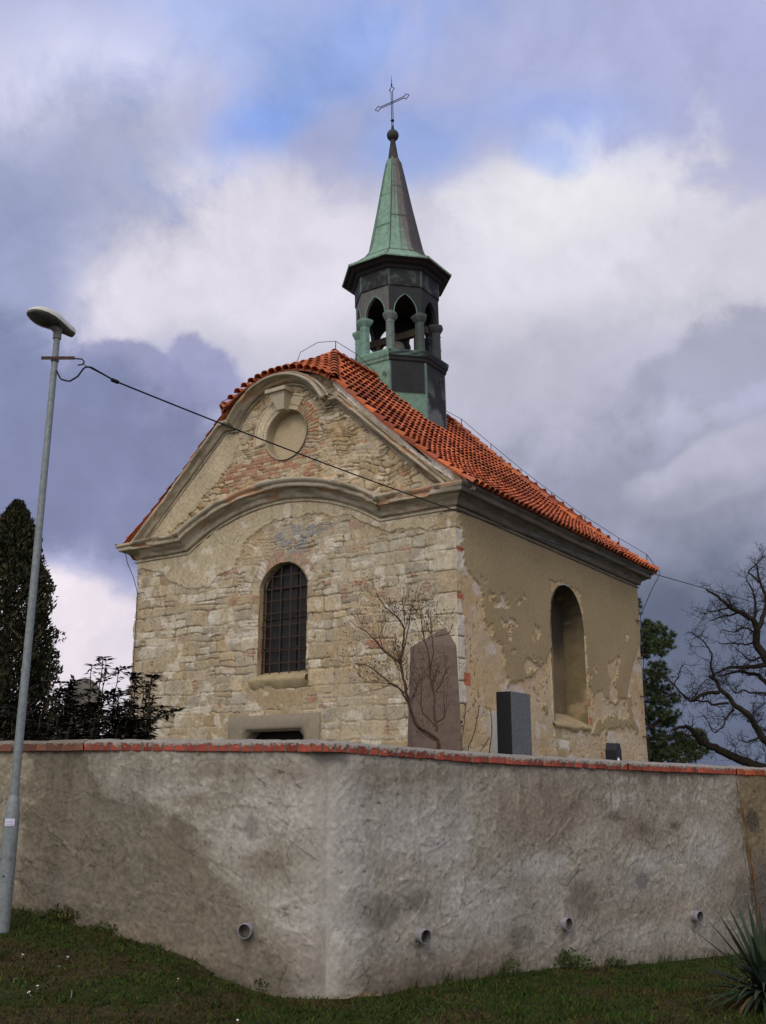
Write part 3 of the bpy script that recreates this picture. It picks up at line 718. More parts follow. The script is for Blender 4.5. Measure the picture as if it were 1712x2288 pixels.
# ------------------------------------------------------------------ gable window
M_GLASS = mat_plain('old_window_glass', (34, 34, 34), 0.45, 0.35, 5, 0.05, 0.25)
def opening_outline(o, n=24):
    pts = [(o['c'] - o['half'], o['z0']), (o['c'] - o['half'], o['spring'])]
    for x in np.linspace(-1, 1, n)[1:-1]: pts.append((o['c'] + x * o['half'], float(arch_z(np.array(o['c'] + x * o['half']), o['c'], o['half'], o['spring'], o['rise']))))
    pts += [(o['c'] + o['half'], o['spring']), (o['c'] + o['half'], o['z0'])]
    return pts
def resample(pts, step):
    out = [np.array(pts[0], float)]
    for a, b in zip(pts[:-1], pts[1:]):
        a = np.array(a, float); b = np.array(b, float); k = max(1, int(np.linalg.norm(b - a) / step))
        out += [a + (b - a) * i / k for i in range(1, k + 1)]
    return np.array(out)
def window():
    o = resample(opening_outline(WIN), .05)
    dep = np.array([-.025, 0, .05, .10, .16, .22])
    U = np.repeat(o[:, 0][None], 6, 0); V = np.repeat(o[:, 1][None], 6, 0); Dp = np.repeat(dep[:, None], len(o), 1)
    n = fbm(V * 4, Dp * 10, 41, 4)
    shrink = 1 - .02 * (Dp > .2) + (n - .5) * .05 * (Dp < .2)
    U = WIN['c'] + (U - WIN['c']) * shrink
    c = mixc(np.broadcast_to(lin(176, 158, 122), U.shape + (3,)) * (.75 + .5 * n[..., None]), lin(150, 96, 70), sstep(.5, .62, n) * .7 * (V < 5.5))
    w = sheet('gable_window', P3(U, Dp, V), M_MASONRY, chapel, c, smooth=False)
    # glass
    oo = [tuple(p) for p in opening_outline(WIN)]
    V_ = [P3(WIN['c'] + (t - WIN['c']) * 1.0, .21, z) for t, z in oo]
    mesh_obj('glass', V_, [list(range(len(oo)))], M_GLASS, w)
    # iron lattice, 4 uprights and 8 cross bars
    mb = MB(); dd = .085
    for k in range(1, 5):
        t = WIN['c'] - WIN['half'] + 2 * WIN['half'] * k / 5; zt = float(arch_z(np.array(t), WIN['c'], WIN['half'], WIN['spring'], WIN['rise']))
        mb.tube([P3(t, dd, WIN['z0'] - .02), P3(t + .004 * rnd.uniform(-1, 1), dd, (WIN['z0'] + zt) / 2), P3(t, dd, zt + .02)], .013 if k != 2 else .017, 6)
    for k in range(1, 9):
        z = WIN['z0'] + .27 * k + .005; half = WIN['half'] if z < WIN['spring'] else .55
        if z > WIN['spring']: half = WIN['half'] * math.sqrt(max(0, 1 - ((z - WIN['spring']) / WIN['rise']) ** 2)) + .02
        mb.tube([P3(WIN['c'] - half, dd + .018, z), P3(WIN['c'] + half, dd + .018, z)], .012, 6)
    for t in (-1, 1):
        mb.tube([P3(WIN['c'] + t * (WIN['half'] - .03), dd + .03, WIN['z0']), P3(WIN['c'] + t * (WIN['half'] - .03), dd + .03, WIN['spring'] + .1)], .02, 4)
    mb.build('window_grille', M_IRON, w)
    # wooden muntins just in front of the panes
    mb = MB()
    for k in range(1, 3):
        t = WIN['c'] - WIN['half'] + 2 * WIN['half'] * k / 3
        mb.box(P3(t, .19, 4.85), (.035, .03, 2.3), np.array([Tv, Dv, Zv]).T)
    for z in (4.3, 4.95, 5.6): mb.box(P3(WIN['c'], .188, z), (1.3, .03, .035), np.array([Tv, Dv, Zv]).T)
    mb.build('muntins', mat_plain('dark_wood', (48, 42, 36), .8), w)
    # sloping rough sill
    A, K = np.meshgrid(np.linspace(3.56, 5.10, 40), np.arange(5))
    dep = np.array([.22, .05, -.10, -.12, .0])[K]; zz = np.array([3.80, 3.74, 3.66, 3.58, 3.44])[K]
    n = fbm(A * 5, K * .7, 45, 4)
    zz = zz + (n - .5) * .12 * (K > 2) - .05 * (A - 4.3) * (K > 1) * 0
    dep = dep + (n - .5) * .05 * (K > 0)
    sheet('sill', P3(A, dep, zz), M_MASONRY, w, lin(160, 144, 112) * (.75 + .5 * n[..., None]))
window()
def door():
    mb = MB(); A = np.array([Tv, Dv, Zv]).T
    V = [P3(t, .32, z) for t, z in ((DOOR['t0'] - .05, ZG), (DOOR['t1'] + .05, ZG), (DOOR['t1'] + .05, 2.7), (DOOR['t0'] - .05, 2.7))]
    mb.add(V, [[0, 1, 2, 3]])
    d = mb.build('door', mat_plain('dark_door_boards', (34, 29, 25), .8), chapel)
    # moulded stone frame: jambs and shouldered lintel
    t0, t1, z1, ch = DOOR['t0'], DOOR['t1'], DOOR['z1'], .12
    inner = [(t0, ZG), (t0, z1 - ch), (t0 + ch, z1), (t1 - ch, z1), (t1, z1 - ch), (t1, ZG)]
    outer = [(3.20, ZG), (3.20, 2.60), (3.20, 2.90), (5.67, 2.88), (5.67, 2.60), (5.67, ZG)]
    lerp = lambda k: [tuple(np.array(i) * (1 - k) + np.array(o) * k) for i, o in zip(inner, outer)]
    rings = [(inner, .32), (inner, -.03), (lerp(.12), -.045), (lerp(.14), -.075), (lerp(.3), -.08), (lerp(.97), -.085), (outer, -.07), (outer, .02)]
    rs = [resample(r_, 10) for r_, _ in rings]
    X = np.stack([P3(r_[:, 0], dp, r_[:, 1]) for r_, (_, dp) in zip(rs, rings)])
    n = fbm(X[..., 0] * 4, X[..., 2] * 4, 47, 3)
    sheet('door_frame', X, M_PLASTER, d, lin(142, 132, 114) * (.8 + .4 * n[..., None]), smooth=False)
door()
def blind_window():
    o = resample(opening_outline(BL, 40), .05)
    dep = np.array([-.03, 0, .1, .25, .4, .52])
    U = np.repeat(o[:, 0][None], 6, 0); V = np.repeat(o[:, 1][None], 6, 0); Dp = np.repeat(dep[:, None], len(o), 1)
    n = fbm(V * 2.5, Dp * 6 + U, 43, 4); nf = fbm(V * 9, Dp * 20 + U * 3, 44, 3)
    top_dark = sstep(4.5, 5.5, V + .9 * (n - .5))  # sooty top, with the shade of the recess painted into the colour
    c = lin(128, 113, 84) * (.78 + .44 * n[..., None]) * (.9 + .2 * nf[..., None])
    c = mixc(c, lin(62, 56, 48), top_dark * .85 * sstep(.3, .6, nf + .2))
    fl = sstep(.54, .62, n + .25 * (nf - .5)) * (V < 3.6)
    c = mixc(c, lin(170, 152, 120), fl * .8)
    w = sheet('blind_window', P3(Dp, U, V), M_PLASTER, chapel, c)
    S, Z = np.meshgrid(np.linspace(BL['c'] - BL['half'] - .02, BL['c'] + BL['half'] + .02, 60), np.linspace(BL['z0'] - .1, BL['spring'] + BL['rise'] + .05, 100))
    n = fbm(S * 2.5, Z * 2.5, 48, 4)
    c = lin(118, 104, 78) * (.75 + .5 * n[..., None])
    c = mixc(c, lin(52, 48, 42), sstep(4.2, 5.0, Z + .8 * (n - .5)) * .9)  # upper panel darkened: recess shade painted in, partly sooty
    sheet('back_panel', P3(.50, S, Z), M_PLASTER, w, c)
    A, K = np.meshgrid(np.linspace(BL['c'] - BL['half'] - .1, BL['c'] + BL['half'] + .08, 50), np.arange(6))
    dep = np.array([.5, .25, .0, -.06, -.07, .02])[K]; zz = np.array([3.06, 2.95, 2.82, 2.76, 2.70, 2.62])[K]
    n = fbm(A * 5, K * .8, 49, 4)
    zz = zz + (n - .5) * .12 * (K > 2); dep = dep + (n - .5) * .05 * (K > 2)
    sheet('sill', P3(dep, A, zz), M_MASONRY, w, lin(168, 148, 112) * (.7 + .6 * n[..., None]))
blind_window()
def wedge_fill():
    """brickwork closing the eaves between the cornice and the tiles"""
    for nm, f in (('eaves_board', lambda s, z, o: P3(-o, s, z)), ('eaves_board', lambda s, z, o: P3(W_F + o, s, z))):
        S, K = np.meshgrid(np.linspace(-.05, L_S + .3, 60), np.arange(3))
        z = np.array([7.13, 7.13, 7.05])[K]; o = np.array([-.1, .30, .40])[K]
        sheet(nm, f(S, z, o), M_PLASTER, chapel, lin(120, 108, 94) * (.7 + .6 * fbm(S * 3, K * 2.0, 4)[..., None]), smooth=False)
def eaves_returns():
    for sg in (0, 1):
        mb = MB(); f = (lambda t: t) if sg == 0 else (lambda t: W_F - t)
        pts = [(.02, 6.95), (-.42, 7.0), (-.44, 7.06), (-.2, 7.24), (.02, 7.44)]
        V = [P3(f(t), -.03, z) for t, z in pts] + [P3(f(t), .06, z) for t, z in pts]
        mb.add(V, [[0, 1, 2, 3, 4], [5, 6, 7, 8, 9]] + [[i, (i + 1) % 5, 5 + (i + 1) % 5, 5 + i] for i in range(5)], lin(176, 160, 132)); mb.build('eaves_return', M_PLASTER, chapel)
eaves_returns()
wedge_fill()

# ------------------------------------------------------------------ roof
TILE_C = [lin(196, 106, 64), lin(206, 114, 68), lin(184, 96, 60), lin(188, 110, 80), lin(168, 90, 64)]
S_F, S_B, RID0, RID1, SKEW = -.22, 10.32, 1.92, 7.75, 0
D_E = 4.98
def s_front(d): return np.where(d < 1.65, S_F + (1.65 - d) / 1.65 * (RID0 - S_F), S_F)
def s_back(d): return S_B - (D_E - d) / D_E * (S_B - RID1)
# cumulative slope length from the eave
_dq = np.linspace(D_E, 0, 200); _zq = roof_z(_dq)
_lq = np.concatenate([[0], np.cumsum(np.hypot(np.diff(_dq), np.diff(_zq)))])
def at_len(q): return np.interp(q, _lq, _dq), np.interp(q, _lq, _zq)
class TileSet:
    def __init__(s): s.mb = MB()
    def tile(s, p0, p1, side, up, w0=.084, w1=.076, h0=.040, h1=.030, lift0=.064, lift1=.010, col=None, n=7):
        """half-round tile from its lower end p0 to its upper end p1"""
        a = np.linspace(0, math.pi, n)
        n = n + 2; rows = []
        for p, w, h, l, k in ((p0, w0 - .012, h0 - .012, lift0, 0), (p0, w0, h0, lift0, 0), (p1, w1, h1, lift1, 1)):
            arc = p + up * l + np.cos(a)[:, None] * w * side + np.sin(a)[:, None] * h * up
            rows.append(np.concatenate([[p + side * w * 1.28 + up * .004], arc, [p - side * w * 1.28 + up * .004]]))
        V = np.concatenate(rows)
        F = [[r * n + i, r * n + i + 1, (r + 1) * n + i + 1, (r + 1) * n + i] for r in range(2) for i in range(n - 1)]
        s.mb.add(V, F, col)
def tcol(rg, dark=0.0):
    c = TILE_C[rg.integers(len(TILE_C))] * rg.uniform(.82, 1.15)
    return c * (1 - dark)
M_DECK = mat_attr('pan_tiles', .9, 14, .25, 50, .2)
def roof():
    rg = np.random.default_rng(5)
    # deck (the pan tiles): main slopes, half hip, rear hip
    mb = MB()
    th = .05
    for sg in (-1, 1):
        ds = np.linspace(D_E - .12, 0, 49)
        rows = []
        sf = s_front(ds) + (.12 if sg > 0 else 0)
        for off in (0, -th):
            z = roof_z(ds) + off - .012
            rows.append((P3(TC + sg * ds, sf, z), P3(TC + sg * ds, s_back(ds), z)))
        n = len(ds)
        V = np.concatenate([rows[0][0], rows[0][1], rows[1][0], rows[1][1]])
        F = []
        for i in range(n - 1):
            F += [[i, i + 1, n + i + 1, n + i], [2 * n + i, 2 * n + i + 1, 3 * n + i + 1, 3 * n + i], [i, i + 1, 2 * n + i + 1, 2 * n + i], [n + i, n + i + 1, 3 * n + i + 1, 3 * n + i]]
        F += [[0, n, 3 * n, 2 * n]]
        mb.add(V, F, lin(176, 98, 60))
    ts = np.linspace(-1.65, 1.65, 41)
    e = P3(TC + ts, S_F, hip_eave(TC + ts) - .03); lam = 1 - np.abs(ts) / 1.65
    tp = P3(TC + ts, S_F + lam * (RID0 - S_F), 10.02 + lam * (11.8 - 10.02) - .03)
    V = np.concatenate([e, tp, e - np.array([0, 0, th]), tp - np.array([0, 0, th])]); n = len(ts)
    mb.add(V, [[i, i + 1, n + i + 1, n + i] for i in range(n - 1)] + [[2 * n + i, 2 * n + i + 1, i + 1, i] for i in range(n - 1)] + [[2 * n + i, 2 * n + i + 1, 3 * n + i + 1, 3 * n + i] for i in range(n - 1)], lin(136, 78, 54))
    e0, e1, rp = P3(TC - D_E, S_B, roof_z(D_E) - .03), P3(TC + D_E, S_B, roof_z(D_E) - .03), P3(TC, RID1, 11.77)
    mb.add([e0, e1, rp], [[0, 1, 2]], lin(176, 98, 60))
    deck = mb.build('roof', M_DECK, chapel)
    # cover tiles
    ex, pitch = .335, .212
    tot = _lq[-1]; nrow = int(tot / ex) + 1
    for sg, nm in ((-1, 'right_slope_tiles'), (1, 'left_slope_tiles')):
        T_ = TileSet()
        side = Dv
        ncol = int((S_B - S_F) / pitch)
        for i in range(ncol + 1):
            s = S_F + .09 + i * pitch + (.1 if sg > 0 else 0)
            for k in range(nrow):
                q0 = k * ex - .04; q1 = q0 + ex + .07
                d0, z0 = at_len(q0) if q0 > 0 else (D_E - q0 * .78, roof_z(D_E) + q0 * .62); d1, z1 = at_len(min(q1, tot))
                dm = (d0 + d1) / 2
                if s < s_front(dm) + .02 or s > s_back(dm) - .02: continue
                sj = s + rg.normal(0, .006)
                p0 = P3(TC + sg * d0, sj, z0 - .03); p1 = P3(TC + sg * d1, sj + rg.normal(0, .004), z1 - .03)
                ax = p1 - p0; ax /= np.linalg.norm(ax); up = np.cross(side, ax); up *= np.sign(up[2])
                moss = sstep(.5, .7, float(fbm(np.array(s * .7), np.array(q0 * .7), 9, 3))) * .35 + (.3 if rg.random() < .06 else 0) + (.28 if sg > 0 else 0)
                T_.tile(p0, p1, side, up, col=tcol(rg, moss), lift0=.058 + rg.uniform(0, .014))
        T_.mb.build(nm, M_TILE, deck, smooth=False)
    T_ = TileSet()
    for i in range(16):
        x = -1.65 + .1 + i * (3.3 - .2) / 15
        e = P3(TC + x, S_F - .05, float(hip_eave(TC + x)) - .03); lam = max(.06, 1 - abs(x) / 1.65)
        tp = P3(TC + x, S_F + lam * (RID0 - S_F), 10.02 + lam * 1.78 - .03)
        Ln = np.linalg.norm(tp - e); ax = (tp - e) / Ln; up = np.cross(Tv, ax); up *= np.sign(up[2])
        nk = max(1, int(round(Ln / ex)))
        for k in range(nk):
            T_.tile(e + ax * (k * Ln / nk), e + ax * min(Ln, (k + 1) * Ln / nk + .06), Tv, up, w0=.088, w1=.080, h0=.048, h1=.038, col=tcol(rg, .12), lift0=.055)
    T_.mb.build('half_hip_tiles', M_TILE, deck, smooth=False)
    T_ = TileSet()
    for i in range(46):
        x = -D_E + .1 + i * (2 * D_E - .2) / 45
        lam = 1 - abs(x) / D_E
        e = P3(TC + x, S_B + .04, roof_z(D_E) - .03); tp = P3(TC + x, S_B - lam * (S_B - RID1), roof_z(D_E) + lam * (11.8 - roof_z(D_E)) - .03)
        Ln = np.linalg.norm(tp - e); 
        if Ln < .15: continue
        ax = (tp - e) / Ln; up = np.cross(Tv, ax); up *= np.sign(up[2]); nk = max(1, int(round(Ln / ex)))
        for k in range(nk): T_.tile(e + ax * (k * Ln / nk), e + ax * min(Ln, (k + 1) * Ln / nk + .06), Tv, up, col=tcol(rg))
    T_.mb.build('rear_hip_tiles', M_TILE, deck, smooth=False)
    # ridge and hip cappings
    T_ = TileSet()
    def capline(pts, dark=.05):
        pts = resample3(pts, .33)
        for a, b in zip(pts[:-1], pts[1:]):
            ax = (b - a) / np.linalg.norm(b - a); side = np.cross(ax, Zv); side /= np.linalg.norm(side); up = np.cross(side, ax)
            up *= np.sign(up[2])
            T_.tile(a - up * .03, b + ax * .07 - up * .03, side, up,   .12, .10, .12, .10, .03, .0, tcol(rg, dark) * np.array([.95, 1.05, 1.15]), 9)
    hipR = [P3(TC - 1.65 * (1 - k), S_F + k * (RID0 - S_F), 10.02 + k * 1.78) for k in np.linspace(0, 1, 8)]
    hipL = [P3(TC + 1.65 * (1 - k), S_F + k * (RID0 - S_F), 10.02 + k * 1.78) for k in np.linspace(0, 1, 8)]
    capline(hipR); capline(hipL)
    capline([P3(TC, RID0, 11.82), P3(TC, RID1, 11.82)])
    for sg in (-1, 1):
        capline([P3(TC + sg * d, float(s_back(d)), float(roof_z(d)) + .03) for d in np.linspace(D_E, 0, 14)], .12)
    T_.mb.build('ridge_tiles', M_TILE, deck, smooth=False)
def resample3(pts, step):
    out = [np.array(pts[0])]
    pts = np.array(pts); l = np.concatenate([[0], np.cumsum(np.linalg.norm(np.diff(pts, axis=0), axis=1))])
    n = max(1, int(l[-1] / step))
    return np.stack([np.interp(np.linspace(0, l[-1], n + 1), l, pts[:, k]) for k in range(3)], 1)
roof()

# ------------------------------------------------------------------ bell turret
S_T = 4.9
TILT = math.tan(R_(1.0))
CAMX = np.array([1.0, 0, 0])
def TP(r, ang, z):
    """point of the turret: radius, angle (0 = towards the road, +90 = side wall), height; the whole turret leans a little to the left"""
    ang = np.asarray(ang, float); r = np.asarray(r, float); z = np.asarray(z, float)
    t = TC - r * np.sin(ang); s = S_T - r * np.cos(ang)
    p = P3(t, s, z)
    return p - CAMX * (np.maximum(z - 11, 0) * TILT)[..., None]
GREEN = lin(116, 146, 126); GREEN2 = lin(100, 130, 112); SOOT = lin(34, 35, 36); BROWN = lin(96, 92, 88)
def octa(name, prof, parent, paint, nz=12, nu=10, smooth=False):
    """octagonal body from (radius, z) pairs"""
    zs, rs = [], []
    for (r0, z0), (r1, z1) in zip(prof[:-1], prof[1:]):
        k = max(1, int(round(nz * math.hypot(r1 - r0, z1 - z0))))
        for i in range(k): zs.append(z0 + (z1 - z0) * i / k); rs.append(r0 + (r1 - r0) * i / k)
    zs.append(prof[-1][1]); rs.append(prof[-1][0])
    u = np.arange(8 * nu + 1); face = np.minimum(u // nu, 7); f = (u - face * nu) / nu
    a0 = R_(22.5) + face * R_(45); 
    # interpolate along the chord
    ca = (1 - f)[None] ; rs = np.array(rs)[:, None]; zs = np.array(zs)[:, None]
    x = rs * ((1 - f) * np.sin(a0) + f * np.sin(a0 + R_(45)))[None]; y = rs * ((1 - f) * np.cos(a0) + f * np.cos(a0 + R_(45)))[None]
    ang = np.arctan2(x, y); rr = np.hypot(x, y); Zz = np.broadcast_to(zs, rr.shape)
    C = paint(np.broadcast_to(face, rr.shape), np.broadcast_to(f, rr.shape), Zz, np.unwrap(ang, axis=1), rr)
    return sheet(name, TP(rr, ang, Zz), M_COPPER, parent, C, smooth=smooth)
# faces: number k lies between 22.5+45k and 67.5+45k; 0 = diagonal face to the camera, 1 = side wall (dark), 7 = road (green)
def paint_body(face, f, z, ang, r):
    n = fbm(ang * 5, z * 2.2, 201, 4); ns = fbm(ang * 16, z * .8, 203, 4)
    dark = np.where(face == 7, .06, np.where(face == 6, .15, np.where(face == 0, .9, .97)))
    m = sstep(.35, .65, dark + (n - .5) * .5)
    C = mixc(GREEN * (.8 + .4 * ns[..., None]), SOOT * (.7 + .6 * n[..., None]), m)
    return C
def paint_drum(face, f, z, ang, r):
    C = paint_body(face, f, z, ang, r); n = fbm(ang * 6, z * 3, 205, 4)
    g = (face == 0) & (z < 11.28 + .015 * f)
    C[g] = (GREEN2 * 1.0 * (.82 + .36 * n[..., None]))[g]
    sm = (face == 1) * sstep(.48, .62, fbm(ang * 5 + z * 2.0, z * 2.4, 209, 4)) * sstep(11.9, 11.2, z) * .5
    C = mixc(C, lin(128, 136, 130), sm)
    bl = (face == 7) * sstep(.58, .66, fbm(ang * 7, z * 4, 211, 3))
    C = mixc(C, SOOT, bl * .8)
    seam = (f < .06) | (f > .97)
    C[seam] = (lin(104, 130, 120) * (.7 + .6 * n[..., None]))[seam]
    return C
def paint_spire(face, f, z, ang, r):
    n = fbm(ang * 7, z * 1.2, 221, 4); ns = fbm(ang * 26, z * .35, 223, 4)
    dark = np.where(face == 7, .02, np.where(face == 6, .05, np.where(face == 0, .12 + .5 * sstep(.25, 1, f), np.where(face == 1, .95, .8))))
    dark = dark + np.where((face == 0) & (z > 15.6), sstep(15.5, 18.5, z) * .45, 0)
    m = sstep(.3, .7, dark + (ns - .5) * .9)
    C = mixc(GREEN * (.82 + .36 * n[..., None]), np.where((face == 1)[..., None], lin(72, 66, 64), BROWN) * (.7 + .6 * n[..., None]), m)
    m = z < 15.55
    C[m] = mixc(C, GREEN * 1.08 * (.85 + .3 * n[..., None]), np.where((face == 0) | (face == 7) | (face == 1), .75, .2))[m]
    for zz, ff in ((16.9, 0), (17.95, 0), (16.6, 7), (17.7, 7), (16.75, 1), (17.9, 1), (15.62, 0), (15.62, 7), (18.75, 0)):
        l = (face == ff) & (np.abs(z - zz) < .022); C[l] *= .45
    return C
def turret():
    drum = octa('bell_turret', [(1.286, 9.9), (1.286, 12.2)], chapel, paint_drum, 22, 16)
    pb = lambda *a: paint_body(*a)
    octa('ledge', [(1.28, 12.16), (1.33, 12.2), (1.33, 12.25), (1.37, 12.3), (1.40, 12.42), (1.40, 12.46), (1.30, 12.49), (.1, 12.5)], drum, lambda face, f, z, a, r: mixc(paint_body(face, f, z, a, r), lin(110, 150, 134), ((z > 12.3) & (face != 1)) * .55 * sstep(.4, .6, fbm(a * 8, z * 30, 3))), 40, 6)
    # eight pillars, each with base and cap
    for k in range(8):
        mb = MB(); a = R_(22.5 + 45 * k); lean = -CAMX * TILT
        c = TP(1.09, a, np.array(12.49)); nrm = -(math.sin(a) * Tv + math.cos(a) * Dv); sd = np.cross(Zv, nrm)
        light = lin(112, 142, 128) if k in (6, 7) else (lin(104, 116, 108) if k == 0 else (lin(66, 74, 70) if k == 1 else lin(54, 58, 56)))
        def ring(w, d, z):
            # bevelled square section
            p = [(-w, d * .2), (-w * .5, d), (w * .5, d), (w, d * .2), (w, -d), (-w, -d)]
            q = TP(1.09, a, np.array(z)) 
            return [q + sd * x + nrm * y for x, y in p]
        levels = [(.145, .13, 12.49), (.145, .13, 12.55), (.108, .105, 12.58), (.104, .10, 13.40), (.135, .125, 13.44), (.175, .165, 13.52), (.185, .175, 13.55), (.185, .175, 13.60), (.15, .14, 13.63)]
        V = np.concatenate([ring(*l) for l in levels]); m = len(levels)
        F = [[i * 6 + j, i * 6 + (j + 1) % 6, (i + 1) * 6 + (j + 1) % 6, (i + 1) * 6 + j] for i in range(m - 1) for j in range(6)] + [list(range((m - 1) * 6, m * 6))]
        nn = fbm(V[:, 2] * 4 + k, V[:, 0] * 9, 3, 3)[:, None]
        mb.add(V, F, light * (.75 + .5 * nn))
        for zb in (12.9, 13.3):
            mb.box(TP(1.09, a, np.array(zb)) + nrm * .112 + sd * .02, (.02, .02, .02), None, SOOT * .6)
        mb.build('turret_pillar', M_COPPER, drum)
    # pointed arches
    mb = MB(); h = .32; spring, apex, ztop = 13.62, 14.18, 14.43
    R1 = 1.17
    for k in range(8):
        a0, a1 = R_(22.5 + 45 * k), R_(67.5 + 45 * k)
        p0, p1 = TP(R1, a0, np.array(13.0)), TP(R1, a1, np.array(13.0)); w = np.linalg.norm(p1 - p0)
        cpos = (p0 + p1) / 2; ux = (p1 - p0) / w; am = (a0 + a1) / 2; nrm = -(math.sin(am) * Tv + math.cos(am) * Dv)
        xs = np.concatenate([[-w / 2, -h - .001], np.linspace(-h, h, 25), [h + .001, w / 2]])
        rr = (h * h + (apex - spring) ** 2) / (2 * h)
        za = np.where(np.abs(xs) <= h, spring + np.sqrt(np.maximum(rr * rr - (np.abs(xs) + rr - h) ** 2, 0)), spring)
        front = [cpos + ux * x + Zv * (z - 13.0) for x, z in zip(xs, za)]; ftop = [cpos + ux * x + Zv * (ztop - 13.0) for x in xs]
        dp = -nrm * .10
        lean = -CAMX * TILT
        fix = lambda L: np.array([p + lean * (p[2] - 13.0) for p in L])
        F_, T_ = fix(front), fix(ftop); n = len(xs)
        V = np.concatenate([F_, T_, F_ + dp, T_ + dp])
        fc = []
        for i in range(n - 1): fc += [[i, i + 1, n + i + 1, n + i], [i, i + 1, 2 * n + i + 1, 2 * n + i], [2 * n + i, 2 * n + i + 1, 3 * n + i + 1, 3 * n + i]]
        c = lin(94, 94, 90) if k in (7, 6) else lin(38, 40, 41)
        C = np.zeros((len(V), 3)) + c
        C *= (.75 + .5 * fbm(V[:, 0] * 6, V[:, 2] * 6, 31, 3)[:, None])
        mb.add(V, fc, C)
        # patina line along the arch edge
        mb.tube([p + nrm * .006 for p in F_[1:-1]], .012, 5, lin(112, 142, 128) if k in (0, 7, 6) else SOOT * 1.2)
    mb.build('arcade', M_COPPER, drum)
    octa('frieze', [(1.17, 14.40), (1.20, 14.41), (1.20, 14.45), (1.20, 14.9), (1.26, 14.92), (1.28, 14.98), (1.42, 15.02), (1.44, 15.06), (1.53, 15.08), (1.56, 15.10)], drum,
         lambda face, f, z, a, r: mixc(np.broadcast_to(SOOT, z.shape + (3,)) * (.7 + .7 * fbm(a * 5, z * 6, 41)[..., None]), np.broadcast_to(lin(96, 116, 108), z.shape + (3,)), ((f < .03) & (z < 14.9)) * .7 + sstep(.56, .7, fbm(a * 7, z * 5, 43)) * (z < 14.9) * .35), 24, 16)
    u = R_(22.5) + np.arange(9) * R_(45)
    # ceiling of the lantern
    mb = MB(); mb.add([TP(1.2, a, np.array(14.42)) for a in u[:8]], [list(range(8))], SOOT); mb.build('lantern_ceiling', M_COPPER, drum)
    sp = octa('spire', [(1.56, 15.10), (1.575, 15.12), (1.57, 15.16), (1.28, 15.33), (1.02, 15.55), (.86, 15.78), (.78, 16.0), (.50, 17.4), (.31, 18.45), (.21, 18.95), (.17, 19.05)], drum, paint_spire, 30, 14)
    # standing seams on the arrises
    mb = MB()
    for k in range(8):
        a = u[k]
        pts = [TP(r, a, np.array(z)) for r, z in [(1.575, 15.15), (1.28, 15.34), (1.02, 15.56), (.86, 15.79), (.785, 16.0), (.505, 17.4), (.315, 18.45), (.215, 18.95)]]
        mb.tube(pts, .014, 5, lin(88, 116, 104) if k in (6, 7) else lin(72, 78, 74))
    mb.build('standing_seams', M_COPPER, sp)
    top = TP(0.0, 0.0, np.array(19.0)) - Zv * 19.0
    leanv = lambda z: np.array([top[0] - TILT * (z - 19.0), top[1], z])
    mb = MB()
    prof = [(.19, 18.98), (.15, 19.1), (.11, 19.4), (.07, 19.66), (.085, 19.68), (.085, 19.70), (.07, 19.71)]
    for i in range(12): 
        th = -math.pi / 2 + .45 + (math.pi - .5) * i / 11; prof.append((.178 * math.cos(th), 19.87 + .178 * math.sin(th)))
    prof.append((.001, 20.05))
    V0 = []
    mb.lathe(prof, 20, (0, 0, 0), lin(52, 52, 48))
    V = mb.V[0]; mb.V[0] = V + np.array([leanv(z) - np.array([0, 0, z]) for z in V[:, 2]])
    mb.build('finial_ball', M_COPPER, drum, smooth=True)
    # cross of paired rods with open lozenge ends
    mb = MB(); w = .026; rr = .0125
    def L(dx, z): return leanv(z) + Tv * dx
    for sgn in (-1, 1):
        mb.tube([L(sgn * w, 20.0), L(sgn * w, 21.38)], rr, 5)
        mb.tube([L(-.42, 21.0 + sgn * w), L(.42, 21.0 + sgn * w)], rr, 5)
    def loz(cx, cz, ux, uz):
        # quatrefoil-like loop; (ux,uz) is the arm direction
        vx, vz = -uz, ux
        o = [(-.08, .03), (-.02, .045), (.0, .095), (.045, .06), (.07, .035), (.12, .0)]
        pts = [(a, b) for a, b in o] + [(a, -b) for a, b in o[::-1][1:]]
        mb.tube([L(cx + ux * a + vx * b, cz + uz * a + vz * b) for a, b in pts], rr, 5)
    loz(.49, 21.0, 1, 0); loz(-.49, 21.0, -1, 0); loz(0, 21.45, 0, 1)
    mb.tube([L(0, 21.55), L(0, 21.62), L(0, 21.66), L(0, 21.95)], [.012, .03, .014, .003], 6)
    mb.tube([L(0, 20.34), L(0, 20.38), L(0, 20.42)], [.03, .06, .03], 8)
    mb.tube([L(0, 19.98), L(0, 20.12), L(0, 20.2)], [.05, .045, .03], 8)
    mb.build('cross', M_DARKIRON, drum)
    # small insulator of the lightning conductor on the drum
    mb = MB(); p = TP(1.32, R_(112.5 - 22.5), np.array(11.75))
    mb.tube([p, p + Zv * .05, p + Zv * .12], [.03, .045, .02], 8); mb.tube([p - Zv * .14, p - Zv * .09, p + Zv * .01], [.025, .03, .012], 8)
    mb.build('conductor_clamp', M_DARKIRON, drum)
    return drum
turret()
